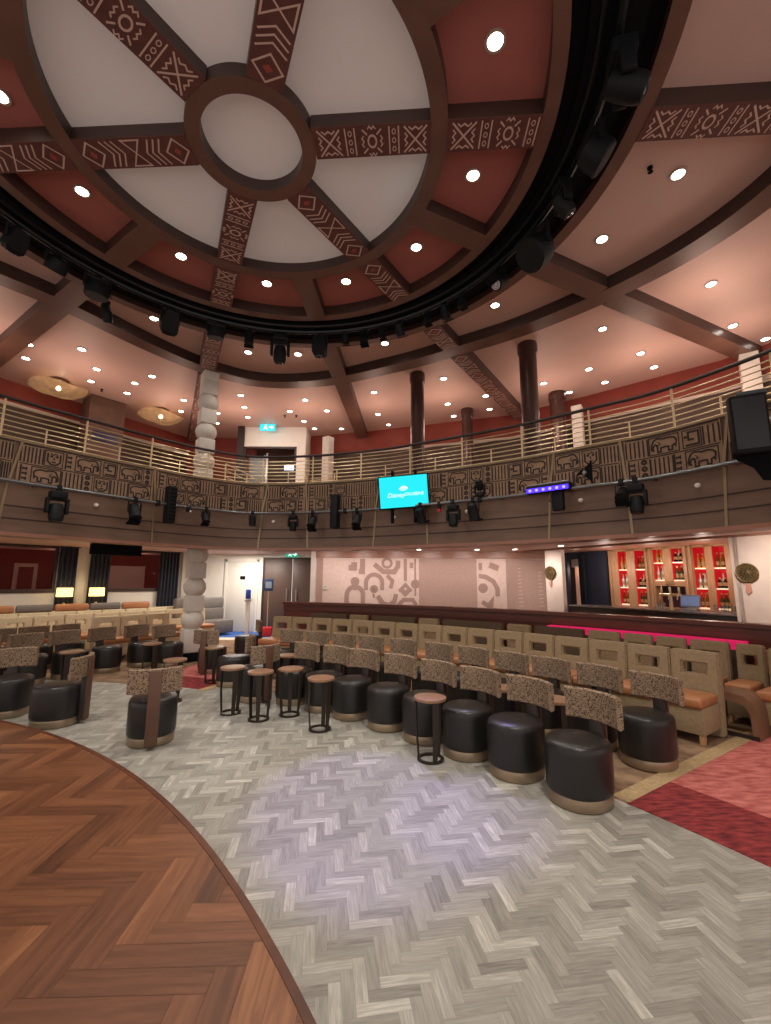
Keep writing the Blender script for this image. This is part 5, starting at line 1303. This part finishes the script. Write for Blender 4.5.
for x,y in [(5.2,6.4),(6.5,7.5),(5.35,8.5),(3.8,9.9),(1.5,10.6),(-.3,11.2),(-2.2,11.5),(-4.2,11.6),(-5.6,11),(-6.9,9.2),(-7.6,7.5)]:
    light('POINT',(x,y,ZP-.9),27,(1,.70,.56),.25)
# stage wash from the slot and violet accent
aim(light('SPOT',(1.2,1.2,5.9),640,(1,.95,.86),.35,spot=85,blend=1),(.6,4.4,0))
aim(light('SPOT',(-4.3,2.6,5.9),520,(1,.95,.86),.35,spot=85,blend=1),(-2.6,5.6,0))
aim(light('SPOT',(.6,6.9,5.9),150,(1,.93,.85),.3,spot=80,blend=1),(.5,4.0,0))
aim(light('SPOT',(-1.2,7.4,5.8),1300,(.38,.32,1),.12,spot=15.5,blend=.45),(-.12,3.5,0))
aim(light('SPOT',(.9,6.7,5.8),600,(.38,.32,1),.12,spot=11,blend=.5),(.6,3.35,0))
# soffit downlights over the seat rows
for i in range(8):
    u=.9+(U-1.8)*i/7; x,y=BAL.at(u,1.0); light('SPOT',(x,y,2.38),26,WARM,.08,spot=150,blend=.9)
for i in range(7):
    aim(light('SPOT',(-1.6+.98*i,10.9,2.36),44,(1,.88,.82),.08,spot=125,blend=1),(-1.6+.98*i,12.0,1.3))
light('AREA',(-4.0,12.9,2.38),75,(1,.93,.84),1.4,sy=.8)
for q in (-.8,.9,2.6,3.9): light('SPOT',LW@Vector((q,-1.3,2.37)),44,(1,.88,.74),.05,spot=150,blend=.9)
for q in (-.2,1.6,3.2): light('SPOT',LW@Vector((q,-2.6,2.37)),44,(1,.88,.74),.05,spot=150,blend=.9)
for s_ in (alongwall(69)-.05,alongwall(100)-.05):
    p=LW@Vector((s_,-.28,1.34)); light('POINT',p,6,(1,.8,.5),.1)
for q in (-.3,1.6,3.6): light('POINT',LW@Vector((q,1.6,2.15)),9,(1,.70,.56),.08)  # lamps added for the made-up space behind the left windows
for t_ in (.7,1.75,2.8): light('POINT',tuple(bw(t_,.62,1.95)),11,(1,.82,.7),.05)
light('POINT',tuple(bw(-.6,1.4,1.9)),5,(1,.75,.6),.1)
aim(light('SPOT',tuple(bw(4.2,-1.2,2.3)),85,(1,.88,.8),.1,spot=130,blend=1),tuple(bw(4.2,0,1.2)))
aim(light('SPOT',tuple(bw(-.3,-.9,2.3)),75,(1,.9,.84),.1,spot=110,blend=1),tuple(bw(-.3,0,1.4)))  # added spot that lightens the white pier
aim(light('SPOT',(-3.4,10.8,5.9),90,(1,.9,.82),.15,spot=70,blend=1),(-3.4,13.1,5.3))  # added spot that brightens the white wall upstairs
w=bpy.data.worlds.new('World'); scene.world=w; w.use_nodes=True
w.node_tree.nodes['Background'].inputs[0].default_value=(1,.9,.83,1); w.node_tree.nodes['Background'].inputs[1].default_value=.95  # added ambient fill, entering where the room is left open behind the camera
scene.view_settings.view_transform='Standard'; scene.view_settings.look='None'; scene.view_settings.exposure=0
scene.cycles.use_denoising=True; scene.cycles.max_bounces=6; scene.cycles.sample_clamp_indirect=4

# ------------------------------------------------------------------ camera
cd=bpy.data.cameras.new('camera'); cd.sensor_fit='VERTICAL'; cd.sensor_height=24; cd.lens=24*435/1024; cd.clip_start=.05; cd.clip_end=200
cam=bpy.data.objects.new('camera',cd); COL.objects.link(cam)
cam.matrix_world=Matrix.Translation((0,0,1.6))@Matrix.Rotation(R(99.0),4,'X')@Matrix.Rotation(R(.3),4,'Z')
scene.camera=cam
